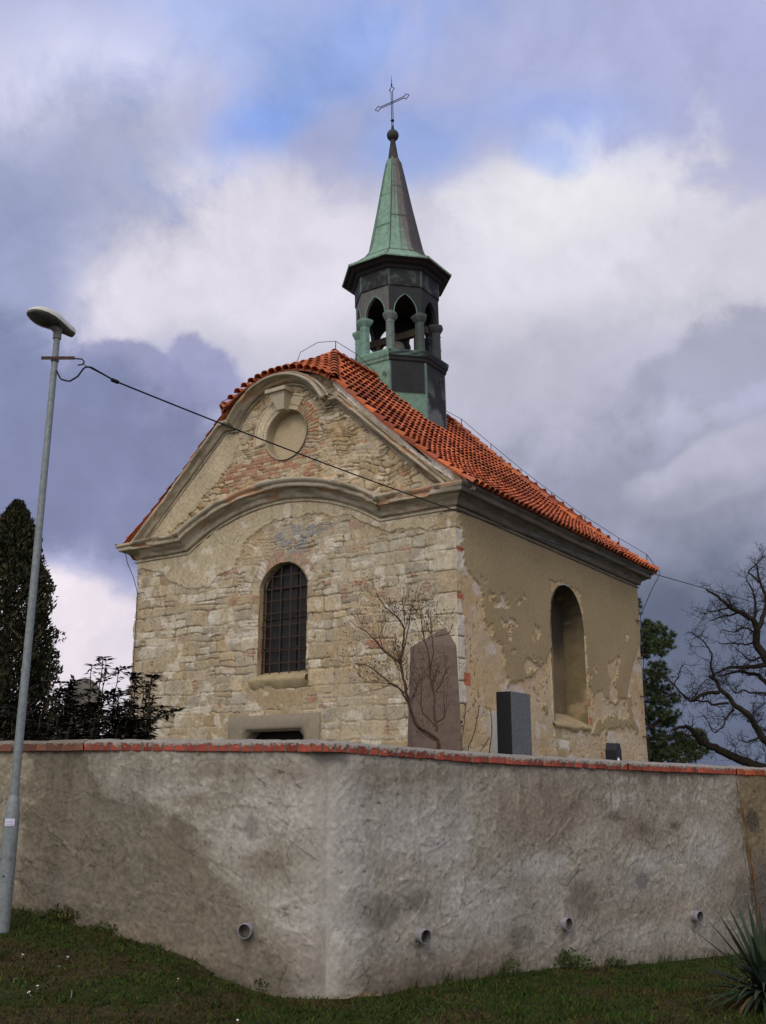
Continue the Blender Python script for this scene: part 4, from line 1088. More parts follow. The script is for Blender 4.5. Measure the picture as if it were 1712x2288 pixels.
def bell():
    c = TP(0.0, 0.0, np.array(12.72))
    b = empty('church_bell', tuple(c), 'dull bronze bell hanging inside the open copper turret', 'bell')
    mb = MB(); mb.lathe([(.30, 0), (.325, .02), (.29, .06), (.235, .16), (.195, .30), (.175, .42), (.14, .50), (.06, .54), (.001, .55)], 24, c, lin(120, 116, 104))
    mb.build('bell_body', M_COPPER, b, smooth=True)
    mb = MB(); A = np.array([Tv, Dv, Zv]).T
    mb.box(c + Zv * .66, (1.9, .14, .2), A, lin(74, 66, 58)); mb.tube([c + Zv * .5, c + Zv * .6], .04, 8, lin(70, 62, 56)); mb.build('headstock', M_BARK, b)
    mb = MB(); mb.tube([c + Zv * .4, c - Zv * .02, c - Zv * .08], [.015, .03, .045], 8, SOOT); mb.build('clapper', M_COPPER, b)
    for t in (-.62, .62):
        mb = MB(); mb.box(c + Tv * t + Zv * .2 - np.array([0, 0, .1]), (.12, .14, 1.0), A, lin(70, 62, 54)); mb.build('frame_post', M_BARK, b)
bell()
# ------------------------------------------------------------------ lightning conductor, cramps
def conductor():
    mb = MB()
    w = []
    def post(p, h=.2):
        mb.tube([p, p + Zv * h], .012, 5); w.append(p + Zv * h)
    post(P3(TC, 2.9, 11.93), .22); post(P3(TC, 2.0, 11.93), .24)
    w.append(P3(TC + .25, 1.6, 12.05)); w.append(P3(TC + .55, 1.3, 11.75)); 
    post(P3(TC + .55, RID0 - .75, 11.28), .16)
    w.append(P3(TC + 1.2, .4, 10.72)); w.append(P3(TC + 1.7, -.2, 10.2))
    pts = resample3([P3(TC, 3.7, 11.98)] + w, .06)
    mb.tube(pts, .008, 5)
    mb.build('lightning_conductor', M_DARKIRON, chapel); mb = MB()
    w = [P3(TC, 6.1, 12.0)]
    for d in (.25, 1.0, 1.75, 2.5, 3.3, 4.1, 4.75):
        p = P3(TC - d, float(s_back(d)), float(roof_z(d)) + .12); post(p, .22)
    mb.tube(resample3(w, .15), .008, 5)
    e = P3(TC - D_E - .05, S_B + .1, 7.1)
    mb.tube(resample3([w[-1], e, P3(-.35, S_B - .05, 6.7), P3(-.06, L_S + .05, 5.9), P3(-.05, L_S + .04, 4.0), P3(-.05, L_S + .04, 1.2)], .2), .010, 5)
    mb.build('lightning_conductor', M_DARKIRON, chapel); mb = MB()
    e = P3(TC + D_E + .05, S_F, 7.1)
    mb.tube(resample3([e, P3(W_F + .42, -.05, 6.95), P3(W_F + .30, -.08, 6.7), P3(W_F + .02, -.1, 6.3), P3(W_F - .12, -.06, 5.9), P3(W_F - .12, -.05, 4.0), P3(W_F - .12, -.05, 1.4)], .1), .009, 5)
    mb.build('lightning_conductor', M_DARKIRON, chapel)
    for z in (5.73, 4.72, 3.71, 2.66):
        mb = MB(); mb.tube([P3(-.02, L_S - .28, z), P3(-.07, L_S - .22, z), P3(-.07, L_S + .04, z)], .016, 5); mb.build('iron_cramp', M_IRON, chapel)
    for p in ((W_F - .12, 5.9), (W_F - .12, 4.6), (W_F - .12, 3.4)):
        mb = MB(); mb.tube([P3(p[0], .0, p[1]), P3(p[0], -.06, p[1]), P3(p[0] - .22, -.06, p[1] + .01)], .010, 5); mb.build('wire_holder', M_IRON, chapel)
    mb = MB(); mb.tube([P3(.02, -.02, 2.6), P3(.02, -.1, 2.6), P3(-.12, -.12, 2.6)], [.03, .045, .03], 6); mb.build('iron_lug', M_DARKIRON, chapel)
conductor()

# ================================================================== boundary wall
CW = np.array([-0.481, 9.0])
DL = np.array([-0.93454, 0.35586]); DR = np.array([0.777, 0.63]); DR /= np.linalg.norm(DR)
NL = np.array([-DL[1] * -1, DL[0]]); NL = np.array([-0.35586, -0.93454]); NR = np.array([0.63, -0.777]); NR /= np.linalg.norm(NR)
BASE_L = np.array([[-.2, -.17], [.0, -.17], [.44, -.17], [.72, -.12], [.99, -.05], [1.28, .083], [2.0, .217], [2.75, .322], [3.36, .42], [4.5, .52], [7, .7]])
BASE_R = np.array([[-.2, -.17], [0, -.17], [.63, -.19], [1.58, -.185], [2.86, -.22], [4.38, -.334], [6.76, -.448], [10, -.6]])
TOP_L = lambda a: np.interp(a, [0, 2.6, 3.65, 7], [1.832, 1.868, 1.868, 1.90])
TOP_R = lambda a: np.interp(a, [0, 1.84, 3.99, 7.12, 10.5], [1.832, 1.757, 1.70, 1.64, 1.57])
BRK = .07      # brick height
LEN_L, LEN_R, SEAM = 13.0, 22.0, 6.40
wall = empty('churchyard_wall', (CW[0], CW[1], -.17), 'grey cement rendered churchyard wall with red brick coping', 'wall')
def trowel(H, A, Z, n, seed, amp=.0036):
    rg = np.random.default_rng(seed)
    a0, a1, z0, z1 = A.min(), A.max(), Z.min(), Z.max()
    for _ in range(n):
        ca, cz = rg.uniform(a0, a1), rg.uniform(z0, z1)
        ang = rg.normal(.45, .55); ln = rg.uniform(.04, .26); cv = rg.normal(0, .9)
        m = (np.abs(A - ca) < ln) & (np.abs(Z - cz) < ln)
        if not m.any(): continue
        x = (A[m] - ca) * math.cos(ang) + (Z[m] - cz) * math.sin(ang); y = -(A[m] - ca) * math.sin(ang) + (Z[m] - cz) * math.cos(ang)
        y = y - cv * x * x
        w = sstep(ln, ln * .6, np.abs(x)); s = rg.choice([-1, 1])
        edge = np.exp(-(y / .0065) ** 2) * amp * rg.uniform(.2, .9) + sstep(-.004, .006, s * y) * np.exp(-(y / .05) ** 2) * amp * rg.uniform(.5, 1.3)
        H[m] += edge * w
    return H
GREY = lin(150, 143, 128); DAMP = lin(108, 98, 80); PALE = lin(178, 174, 166)
def ell(A, Z, blobs, n, pw=1.0):
    m = np.zeros(A.shape)
    for (a, z, ra, rz) in blobs:
        m = np.maximum(m, sstep(1.25, .55, np.sqrt(((A - a) / ra) ** 2 + ((Z - z) / rz) ** 2) + (n - .5) * 1.1))
    return m
def wall_face(name, base, d, nrm, a, zt_f, zb_tab, paint, batter, parent):
    nz = 225
    k = np.linspace(0, 1, nz)
    A = np.repeat(a[None], nz, 0); zt = zt_f(a); zb = np.interp(a, zb_tab[:, 0], zb_tab[:, 1]) - .25
    Z = zb[None] + (zt - zb)[None] * k[:, None]
    H, C = paint(A, Z)
    wc = sstep(.16, .0, A); H = H * (1 - wc) + wc * (.02 * fbm(Z * 3, Z * 0, 366, 4) - .012)
    C = mixc(C, PALE * (.9 + .2 * fbm(A * 9, Z * 9, 367, 3)[..., None]), sstep(.45, .0, A + .3 * (fbm(A * 4, Z * 3, 368, 3) - .5)) * .4)
    H = H + batter * (zt[None] - Z)
    A = A - wc * 0
    H = H - CORNER_R * np.clip(1 - A / .36, 0, 1) ** 2
    mit = sstep(.5, 0, A) if parent is not None else 0
    A = A + mit * H * CORNER_K
    X = np.stack([base[0] + d[0] * A + nrm[0] * H, base[1] + d[1] * A + nrm[1] * H, Z], -1)
    return sheet(name, X, M_RENDER, parent, C)
def common(A, Z, seed):
    n1 = fbm(A * 2.1, Z * 2.1, seed, 5); n2 = fbm(A * 8, Z * 8, seed + 1, 4); n3 = fbm(A * 34, Z * 34, seed + 2, 3)
    H = (fbm(A * 1.1, Z * 1.1, seed + 3, 3) - .5) * .05 + (n1 - .5) * .018 + (n2 - .5) * .008 + (n3 - .5) * .006
    H = trowel(H, A, Z, int((A.max() - A.min()) * 110), seed + 9)
    H = trowel(H, A, Z, int((A.max() - A.min()) * 20), seed + 19, .0055)
    pits = sstep(.82, .86, fbm(A * 26, Z * 26, seed + 4, 2)); H -= pits * .006
    return n1, n2, n3, H, pits
def finish(A, Z, H, C, n1, n2, n3, pits):
    # hairline cracks, grit, dirt splashed up from the ground, run-off below the coping
    for sd, sc, wd in ((501, 1.1, .0030), (502, 2.3, .0024)):
        n = fbm(A * sc, Z * sc, sd, 5); ck = (np.abs(n - .5) < wd) & (fbm(A * .9, Z * .9, sd + 5, 3) > .47)
        C[ck] *= .62; H[ck] -= .003
    C = mixc(C, C * .62, sstep(.62, .74, fbm(A * 42, Z * 42, 505, 2)) * .55)
    C = mixc(C, C * 1.28, sstep(.58, .72, fbm(A * 19 + Z * 8, Z * 26 - A * 9, 507, 3)) * .6)
    C = mixc(C, C * np.array([.80, .78, .74]), sstep(.52, .66, fbm(A * 4.2, Z * 3.4, 511, 5)) * .45)
    run = sstep(.5, .68, fbm(A * 9, Z * .8, 509, 3)) * sstep(.9, 1.75, Z)
    C = mixc(C, C * np.array([.74, .72, .68]), run * .55)
    zb = np.where(A < 99, Z.min(axis=0)[None] + .25, 0)
    foot = sstep(.34, .0, Z - zb + .25 * (n1 - .5)); C = mixc(C, C * np.array([.66, .62, .54]), foot * .75)
    # rough mortar and rust-brown stain round and under the drain pipes
    for (pa, pz) in PIPES:
        r = np.hypot(A - pa, Z - pz); m = sstep(.16, .07, r + .06 * (n2 - .5)); H += m * .014 * (.5 + n2); C = mixc(C, C * .8, m * .5)
        st = sstep(.055, .01, np.abs(A - pa + .05 * (n2 - .5))) * (Z < pz) * sstep(.45, .05, pz - Z); C = mixc(C, C * np.array([.62, .56, .48]), st * .7)
    g = C.mean(-1, keepdims=True); C = C * .82 + g * .18
    C = C * (.80 + .40 * fbm(A * 30, Z * 30, 513, 3)[..., None])
    C = mixc(C, CREV, pits * .5)
    return H, C
PIPES = []
def paint_left(A, Z):
    PIPES[:] = [(.70, .345)]
    n1, n2, n3, H, pits = common(A, Z, 301)
    C = GREY * (.84 + .3 * n1[..., None]) * (.9 + .2 * n3[..., None])
    poly = [(2.85, 2.1), (2.63, 1.78), (2.11, 1.48), (1.58, 1.29), (1.25, 1.10), (1.16, .81), (.92, .67), (.72, .48), (.62, .28), (.45, .12), (.2, .02), (0, -.1), (0, -.8), (7, -.8), (7, 2.1)]
    md = 0
    for o in np.linspace(-.34, .30, 13): md = md + in_poly(A + o + .55 * (n1 - .5) + .25 * (n2 - .5), Z + .4 * (n2 - .5) + o * .6, poly) / 13.0
    md = md * (.72 + .5 * (n1 - .5) + .4 * (fbm(A * .9, Z * .9, 390, 3)))
    C = mixc(C, DAMP * (.78 + .44 * n1[..., None]) * (.85 + .3 * n2[..., None]), np.clip(md, 0, 1) * .9)
    br = ell(A, Z, [(.58, .89, .22, .11), (1.06, 1.67, .5, .08), (.2, 1.66, .5, .09), (1.29, 1.42, .2, .08), (.1, .2, .4, .22)], n1)
    C = mixc(C, lin(128, 114, 96) * (.85 + .3 * n2[..., None]), br * .65)
    C = mixc(C, PALE * (.85 + .3 * n2[..., None]), ell(A, Z, [(1.5, 1.5, .35, .06), (.5, 1.35, .45, .22), (.3, .5, .3, .2), (.85, 1.15, .3, .2)], n1) * .5)
    C = mixc(C, lin(150, 138, 118), ell(A, Z, [(1.9, .25, .5, .1), (1.2, .12, .4, .1)], n2) * .5)
    # older pale strip behind the lamp post
    C = mixc(C, lin(150, 140, 116) * (.8 + .4 * n2[..., None]), sstep(3.15, 3.35, A + .35 * (n2 - .5)) * .7)
    C = mixc(C, lin(128, 122, 118), ell(A, Z, [(.72, 1.18, .07, .11)], n2) * .7)
    return finish(A, Z, H, C, n1, n2, n3, pits)
def paint_right(A, Z):
    PIPES[:] = [(.955, .26), (2.89, .18), (5.12, .09)]
    n1, n2, n3, H, pits = common(A, Z, 331)
    C = GREY * (.86 + .28 * n1[..., None]) * (.9 + .2 * n3[..., None])
    C = mixc(C, lin(132, 120, 100) * (.85 + .3 * n2[..., None]), ell(A, Z, [(.93, 1.63, .95, .1), (2.7, 1.28, 1.0, .34), (4.4, 1.05, .5, .2), (1.2, -.12, 1.1, .2), (3.4, .35, .5, .28), (5.0, 1.62, 1.4, .1), (4.4, .2, 1.4, .2), (6.1, .4, .45, .5)], n1) * .62)
    C = mixc(C, lin(98, 90, 78) * (.85 + .3 * n2[..., None]), ell(A, Z, [(.39, .48, .45, .13), (.98, .53, .22, .12), (2.3, .1, .16, .09), (3.3, .4, .26, .2), (4.42, 1.04, .22, .08), (4.99, 1.07, .16, .08), (3.9, 1.2, .12, .06), (6.2, .2, .3, .3), (1.3, -.2, .8, .12)], n1) * .62)
    C = mixc(C, lin(186, 183, 176), ell(A, Z, [(4.05, 1.38, .42, .09), (5.2, 1.37, .2, .08), (5.6, 1.36, .16, .07), (4.3, 1.58, .35, .05), (5.2, 1.58, .6, .05), (6.0, 1.55, .2, .06)], n2) * sstep(.42, .55, fbm(A * 16, Z * 5, 337, 3)) * .5)
    C = mixc(C, PALE * (.85 + .3 * n2[..., None]), ell(A, Z, [(.15, .9, .3, .7), (2.5, .75, .6, .1), (1.6, .5, .5, .25), (1.1, 1.1, .7, .3), (5.6, .9, .5, .3), (4.6, .7, .5, .12)], n1) * .5)
    C = mixc(C, lin(112, 110, 112), ell(A, Z, [(4.28, .5, .14, .08)], n2) * .7)
    yel = sstep(SEAM, SEAM + .03, A + .05 * (n2 - .5) - .02 * Z)
    yc = lin(132, 116, 84) * (.75 + .5 * n1[..., None]); yc = mixc(yc, lin(96, 88, 78), sstep(.9, .2, Z + .5 * (n1 - .5)))
    yc = mixc(yc, lin(74, 66, 56), ell(A, Z, [(6.68, 1.08, .16, .15)], n1) * .8)
    C = mixc(C, yc, yel)
    crack = (np.abs(A - SEAM - .02 * np.sin(Z * 9) - .03 * (n2 - .5)) < .012); H[crack] -= .012; C[crack] *= .55
    C = mixc(C, C * np.array([.90, .87, .81]), sstep(1.72, 1.78, A + .04 * (n2 - .5)) * sstep(.5, 1.1, Z + .5 * (n1 - .5)) * .9)
    H, C = finish(A, Z, H, C, n1, n2, n3, pits)
    C = mixc(C, lin(176, 148, 92), ell(A, Z, [(.0, -.2, .5, .05)], n2) * .7)
    return H, C
BAT = .055
CORNER_R = .085
CORNER_K = (1 - NL @ NR) / (DL @ NR)
aL = np.concatenate([np.linspace(0, 4.4, 480), np.linspace(4.45, LEN_L, 120)]); aR = np.concatenate([np.linspace(0, 7.4, 800), np.linspace(7.45, LEN_R, 160)])
wall_face('left_face', CW, DL, NL, aL, TOP_L, BASE_L, paint_left, BAT, wall)
wall_face('right_face', CW, DR, NR, aR, TOP_R, BASE_R, paint_right, BAT, wall)
def wall_core():
    """top and rear of the wall"""
    for nm, d, n_, ln, tf in (('wall_back', DL, NL, LEN_L, TOP_L), ('wall_back', DR, NR, LEN_R, TOP_R)):
        a = np.linspace(-.12 if nm else 0, ln, 30); K = np.arange(3)
        A, Kk = np.meshgrid(a, K)
        off = np.array([.0, -.42, -.42])[Kk]; z = np.where(Kk == 2, -.3, tf(A) - .004)
        X = np.stack([CW[0] + d[0] * A + n_[0] * off, CW[1] + d[1] * A + n_[1] * off, z], -1)
        sheet(nm, X, M_RENDER, wall, lin(150, 140, 124), smooth=False)
wall_core()
def coping(nm, d, n_, a0, a1, tf, pitch, brick, mort, cover, seed, parent):
    """a row of bricks on edge with mortar smeared over their upper half"""
    a = np.arange(a0, a1, .0075); nz = 26
    # v runs: underside -> front face -> sloping mortar top -> back
    prof = [(-.002, .0, 0), (-.002, .036, 0)] + [(BRK * k / 13, .038, 1) for k in range(14)] + [(BRK + .004, .036, 2), (BRK + .012, .028, 2), (BRK + .024, -.02, 2), (BRK + .036, -.12, 2), (BRK + .042, -.22, 2), (BRK + .04, -.34, 2), (BRK, -.46, 2), (-.02, -.46, 2), (-.02, -.43, 2)]
    pz = np.array([p[0] for p in prof]); po = np.array([p[1] for p in prof]); kind = np.array([p[2] for p in prof])
    A, Q = np.meshgrid(a, np.arange(len(prof)))
    rgw = np.random.default_rng(seed)
    br = [a0 - .05]
    while br[-1] < a1 + .2: br.append(br[-1] + pitch * rgw.uniform(.9, 1.12))
    br = np.array(br); j = np.clip(np.searchsorted(br, A) - 1, 0, len(br) - 2); e = np.minimum(A - br[j], br[j + 1] - A)
    rid = hash2(j, j * 0, seed); rid2 = hash2(j, j * 0 + 3, seed)
    n = fbm(A * 40, Q * .25, seed, 3); nl = fbm(A * 2.5, Q * .02, seed + 2, 3); n2 = fbm(A * 9, Q * .3, seed + 4, 3)
    Off = po[Q].copy(); Zo = pz[Q].copy()
    face = kind[Q] == 1; joint = (e < .009) & (kind[Q] <= 1)
    Off += np.where(face | (kind[Q] == 0), (rid - .5) * .014 + (n - .5) * .004, (n2 - .5) * .012)
    Off -= joint * .014
    Zo += np.where(kind[Q] == 2, (n2 - .5) * .02, (rid2 - .5) * .006)
    C = brick * (.62 + .72 * rid[..., None]) * (.85 + .3 * n[..., None])
    C = np.where(joint[..., None], mort * .5, C)
    v = np.clip(Zo / BRK, 0, 1)
    sm = face * sstep(-.10, .10, v - (1.02 - cover * (.1 + 1.0 * nl)) + (n - .5) * 1.1)
    C = mixc(C, mort * (.8 + .4 * n2[..., None]), sm * .92)
    Off += sm * .004
    C = np.where((kind[Q] == 2)[..., None], mort * .82 * (.75 + .5 * n2[..., None]), C)
    Zt = tf(A) + Zo
    if a0 == 0:
        Off = Off - CORNER_R * np.clip(1 - A / .36, 0, 1) ** 2
        A = A + sstep(.5, 0, A) * Off * CORNER_K
    X = np.stack([CW[0] + d[0] * A + n_[0] * Off, CW[1] + d[1] * A + n_[1] * Off, Zt], -1)
    return sheet(nm, X, M_BRICK, parent, C, smooth=False)
RED = lin(148, 72, 56); OLD = lin(112, 74, 60); MORT = lin(150, 144, 134)
coping('brick_coping', DL, NL, 0.0, 2.60, TOP_L, .117, RED, MORT, .42, 3, wall)
o_ = coping('brick_coping', DL, NL, 2.605, 7.0, TOP_L, .15, OLD, lin(128, 120, 104), .12, 4, wall); o_['label'] = 'old dull brown brick coping'
coping('brick_coping', DR, NR, 0.0, 4.2, TOP_R, .117, RED, MORT, .50, 5, wall)
coping('brick_coping', DR, NR, 4.2, SEAM, TOP_R, .117, lin(158, 76, 54), MORT, .4, 6, wall)
coping('brick_coping', DR, NR, SEAM + .005, 12.0, TOP_R, .117, lin(166, 82, 48), MORT, .2, 7, wall)
def far_coping(d, n_, a0, a1, tf):
    prof = np.array([(-.43, -.02), (.036, 0), (.038, BRK), (-.05, BRK + .035), (-.3, BRK + .04), (-.46, BRK), (-.46, -.02)])
    A, Q = np.meshgrid(np.linspace(a0, a1, 60), np.arange(len(prof)))
    X = np.stack([CW[0] + d[0] * A + n_[0] * prof[Q, 0], CW[1] + d[1] * A + n_[1] * prof[Q, 0], tf(A) + prof[Q, 1]], -1)
    C = np.where((Q == 2)[..., None], lin(150, 78, 54), MORT) * (.7 + .6 * fbm(A * 9, Q * .3, 3)[..., None])
    sheet('brick_coping', X, M_BRICK, wall, C, smooth=False)
far_coping(DR, NR, 12.0, LEN_R, TOP_R); far_coping(DL, NL, 7.0, LEN_L, TOP_L)
M_PVC = mat_plain('grey_plastic', (146, 142, 148), .6, .28, 30, .05, .4)
M_PVCIN = mat_plain('pipe_inside', (92, 92, 86), .8, .2, 30, .05)
def drain(d, n_, a, z, k):
    tilt = (-.03, -.07, .02, -.05)[k]; n_ = n_ + np.array([.06, -.05, .04, -.03])[k] * np.array([-n_[1], n_[0]])
    c = np.array([CW[0] + d[0] * a, CW[1] + d[1] * a, z]); off = BAT * 1.5 + .005
    ax = np.array([n_[0], n_[1], tilt]); ax /= np.linalg.norm(ax)
    u = np.cross(ax, Zv); u /= np.linalg.norm(u); w = np.cross(u, ax)
    c0 = c - ax * .1; c1 = c + ax * (off + .09 + .03 * (k % 2))
    n = 24; an = np.arange(n) * 2 * math.pi / n; V = []
    for p, r in ((c0, .058), (c1 - ax * .05, .058), (c1 - ax * .045, .062), (c1, .062), (c1 + ax * .001, .056), (c1 - ax * .18, .054)):
        V.append(p + r * (np.cos(an)[:, None] * u + np.sin(an)[:, None] * w))
    F = [[i * n + j, i * n + (j + 1) % n, (i + 1) * n + (j + 1) % n, (i + 1) * n + j] for i in range(5) for j in range(n)]
    F.append(list(range(5 * n, 6 * n)))
    o = mesh_obj('drain_pipe', np.concatenate(V), F, M_PVC, wall, smooth=False)
    o.data.materials.append(M_PVCIN)
    mi = np.zeros(len(F), np.int32); mi[4 * n:] = 1; o.data.polygons.foreach_set('material_index', mi)
drain(DL, NL, .70, .345, 0); drain(DR, NR, .955, .26, 1); drain(DR, NR, 2.89, .18, 2); drain(DR, NR, 5.12, .09, 3)

# ================================================================== ground
def wall_y(x):
    """y of the wall line over x"""
    return np.where(x < CW[0], CW[1] + (x - CW[0]) / DL[0] * DL[1], CW[1] + (x - CW[0]) / DR[0] * DR[1])
def ground_z(x, y):
    yw = wall_y(x); dist = yw - y
    aL_ = np.maximum(0, (x - CW[0]) / DL[0]); aR_ = np.maximum(0, (x - CW[0]) / DR[0])
    zb = np.where(x < CW[0], np.interp(aL_, BASE_L[:, 0], BASE_L[:, 1]), np.interp(aR_, BASE_R[:, 0], BASE_R[:, 1]))
    plane = -.14 - .02 * x + .12 * sstep(6, 0, y)
    w = sstep(3.2, .1, dist)
    return plane * (1 - w) + zb * w + .03 * (fbm(x * 1.3, y * 1.3, 401, 3) - .5)
def ground():
    xs = np.concatenate([np.linspace(-60, -8, 12), np.linspace(-7.5, 9, 230), np.linspace(10, 60, 12)])
    ys = np.concatenate([np.linspace(-40, -1, 10), np.linspace(0, 5.8, 12), np.linspace(6, 15.5, 200), np.linspace(16, 60, 40)])
    X, Y = np.meshgrid(xs, ys); yw = wall_y(X)
    Yc = np.minimum(Y, yw + .12)
    Z = ground_z(X, Yc)
    n = fbm(X * 1.6, Y * 1.6, 405, 4); nf = fbm(X * 9, Y * 9, 407, 3)
    C = mixc(np.broadcast_to(lin(46, 50, 24), X.shape + (3,)) * (.7 + .6 * nf[..., None]), lin(58, 50, 32) * (.7 + .6 * nf[..., None]), sstep(.5, .68, n))
    near = sstep(.35, .05, yw - Yc) * (X < .5)
    C = mixc(C, lin(78, 58, 42) * (.7 + .6 * nf[..., None]), near * .7)
    o = sheet('lawn', np.stack([X, Yc, Z + (nf - .5) * .02], -1), M_SOIL, None, C); o['kind'] = 'structure'
    xs = np.concatenate([np.linspace(-600, -40, 12), np.linspace(-30, 40, 60), np.linspace(50, 600, 12)]); k = np.linspace(0, 1, 50) ** 2.2
    X, K = np.meshgrid(xs, k)
    Y0 = wall_y(np.clip(X, -12, 16)) + .36
    Y = Y0 + K * 900
    Z = np.where(Y < 40, ZG, ZG - (Y - 40) * .008) + .08 * (fbm(X * .5, Y * .5, 3) - .5) * (Y < 60)
    C = lin(70, 72, 38) * (.7 + .6 * fbm(X * .8, Y * .8, 5)[..., None])
    o = sheet('churchyard_ground', np.stack([X, Y, Z], -1), M_SOIL, None, C); o['kind'] = 'structure'
ground()
def grass():
    rg = np.random.default_rng(3)
    n = 190000
    y = rg.uniform(5.6, 14.6, n); x = rg.uniform(-.62, .62, n) * y
    keep = (y < wall_y(x) - .02); keep &= rg.random(n) < np.clip(9.5 / y, 0, 1) ** 1.0
    x, y = x[keep], y[keep]; n = len(x)
    patch = fbm(x * 1.6, y * 1.6, 405, 4); fine = fbm(x * 7, y * 7, 411, 3)
    z = ground_z(x, y)
    h = rg.uniform(.010, .028, n) * (.7 + .9 * fine) * np.where(wall_y(x) - y < .18, 1.2 + 1.6 * sstep(.45, .7, fbm(x * 3, y * 0, 421, 3)), 1) * np.where(fine > .62, 1.5, 1)
    a = rg.uniform(0, 2 * math.pi, n); w = rg.uniform(.004, .009, n); le = rg.normal(0, .025, (n, 2))
    dx, dy = np.cos(a) * w, np.sin(a) * w
    V = np.empty((n, 3, 3))
    V[:, 0] = np.stack([x - dx, y - dy, z - .004], 1); V[:, 1] = np.stack([x + dx, y + dy, z - .004], 1); V[:, 2] = np.stack([x + le[:, 0], y + le[:, 1], z + h], 1)
    F = np.arange(n * 3).reshape(n, 3)
    c = mixc(lin(50, 70, 26) * rg.uniform(.55, 1.35, n)[:, None], lin(72, 60, 36) * rg.uniform(.55, 1.3, n)[:, None], (rg.random(n) < .08 + .45 * sstep(.50, .68, patch)).astype(float))
    c = mixc(c, lin(80, 82, 33) * rg.uniform(.7, 1.2, n)[:, None], (rg.random(n) < .12 * (x > -6)).astype(float))
    C = np.repeat(c[:, None], 3, 1)
    o = mesh_obj('grass', V, F, M_GRASS, None, C.reshape(-1, 3)); tag(o, 'short winter lawn of green and brown grass below the wall', 'grass', None, 'stuff')
grass()
M_PETAL = mat_plain('daisy_petal', (225, 225, 215), .7, .1, 20, 0)
M_YOLK = mat_plain('daisy_centre', (190, 150, 40), .8, .1, 20, 0)
def at(u, v, Y):
    """world point of a photo pixel at distance Y ahead"""
    a = (u - CX) / FPX; b = (CY - v) / FPX
    r = np.array([a, math.cos(PITCH) - b * math.sin(PITCH), math.sin(PITCH) + b * math.cos(PITCH)])
    p = r * (Y / r[1]); p[2] += EYE
    return p
def daisies():
    spots = [(-2.92, 8.64), (-2.56, 8.66), (-2.56, 8.45), (-3.08, 8.20), (-2.80, 8.14), (-2.58, 8.02), (-2.30, 7.95), (-2.28, 7.88), (-2.60, 7.90), (-1.62, 8.48), (-3.3, 8.05), (-1.05, 7.82)]
    first = None
    labels = ['white daisy in the lawn, uppermost of the left cluster', 'white daisy directly above another below the lamp post slope', 'white daisy just under the uppermost pair in the lawn', 'faint small daisy at the left of the lawn',
              'tiny daisy between the left edge and the bright pair', 'small daisy left of the bright close pair', 'brighter upper daisy of the close pair', 'lower daisy of the close pair', 'dim daisy below the small one left of the pair',
              'lone large daisy near the foot of the wall bank', 'leftmost daisy of the lawn', 'lone daisy low in the lawn, nearest the wall corner']
    for (x, y), lb in zip(spots, labels):
        z = float(ground_z(np.array(x), np.array(y))) + .045
        if first is None:
            e = empty('daisy', (x, y, z), lb, 'flower', 'daisies in the lawn')
            mb = MB(); n = 12
            for k in range(n):
                a = k * 2 * math.pi / n; u = np.array([math.cos(a), math.sin(a), 0]); w = np.array([-math.sin(a), math.cos(a), 0])
                mb.add([u * .004, u * .013 + w * .005 + Zv * .002, u * .021 + Zv * .004, u * .013 - w * .005 + Zv * .002], [[0, 1, 2, 3]])
            mb.tube([(0, 0, -.05), (0, 0, -.001)], .0015, 4)
            p1 = mb.build('petals', M_PETAL, e, local=True)
            mb = MB(); mb.lathe([(.006, .001), (.005, .005), (.001, .007)], 8); p2 = mb.build('flower_centre', M_YOLK, e, local=True)
            first = e
        else:
            e = first.copy(); SC.collection.objects.link(e); e.location = (x, y, z); e['label'] = lb
            for ch in (p1, p2):
                c = ch.copy(); SC.collection.objects.link(c); c.parent = e
        e.rotation_euler = (rnd.uniform(.1, .5), rnd.uniform(-.2, .2), rnd.uniform(0, 6)); s = rnd.uniform(.45, .75); e.scale = (s, s, s)
daisies()

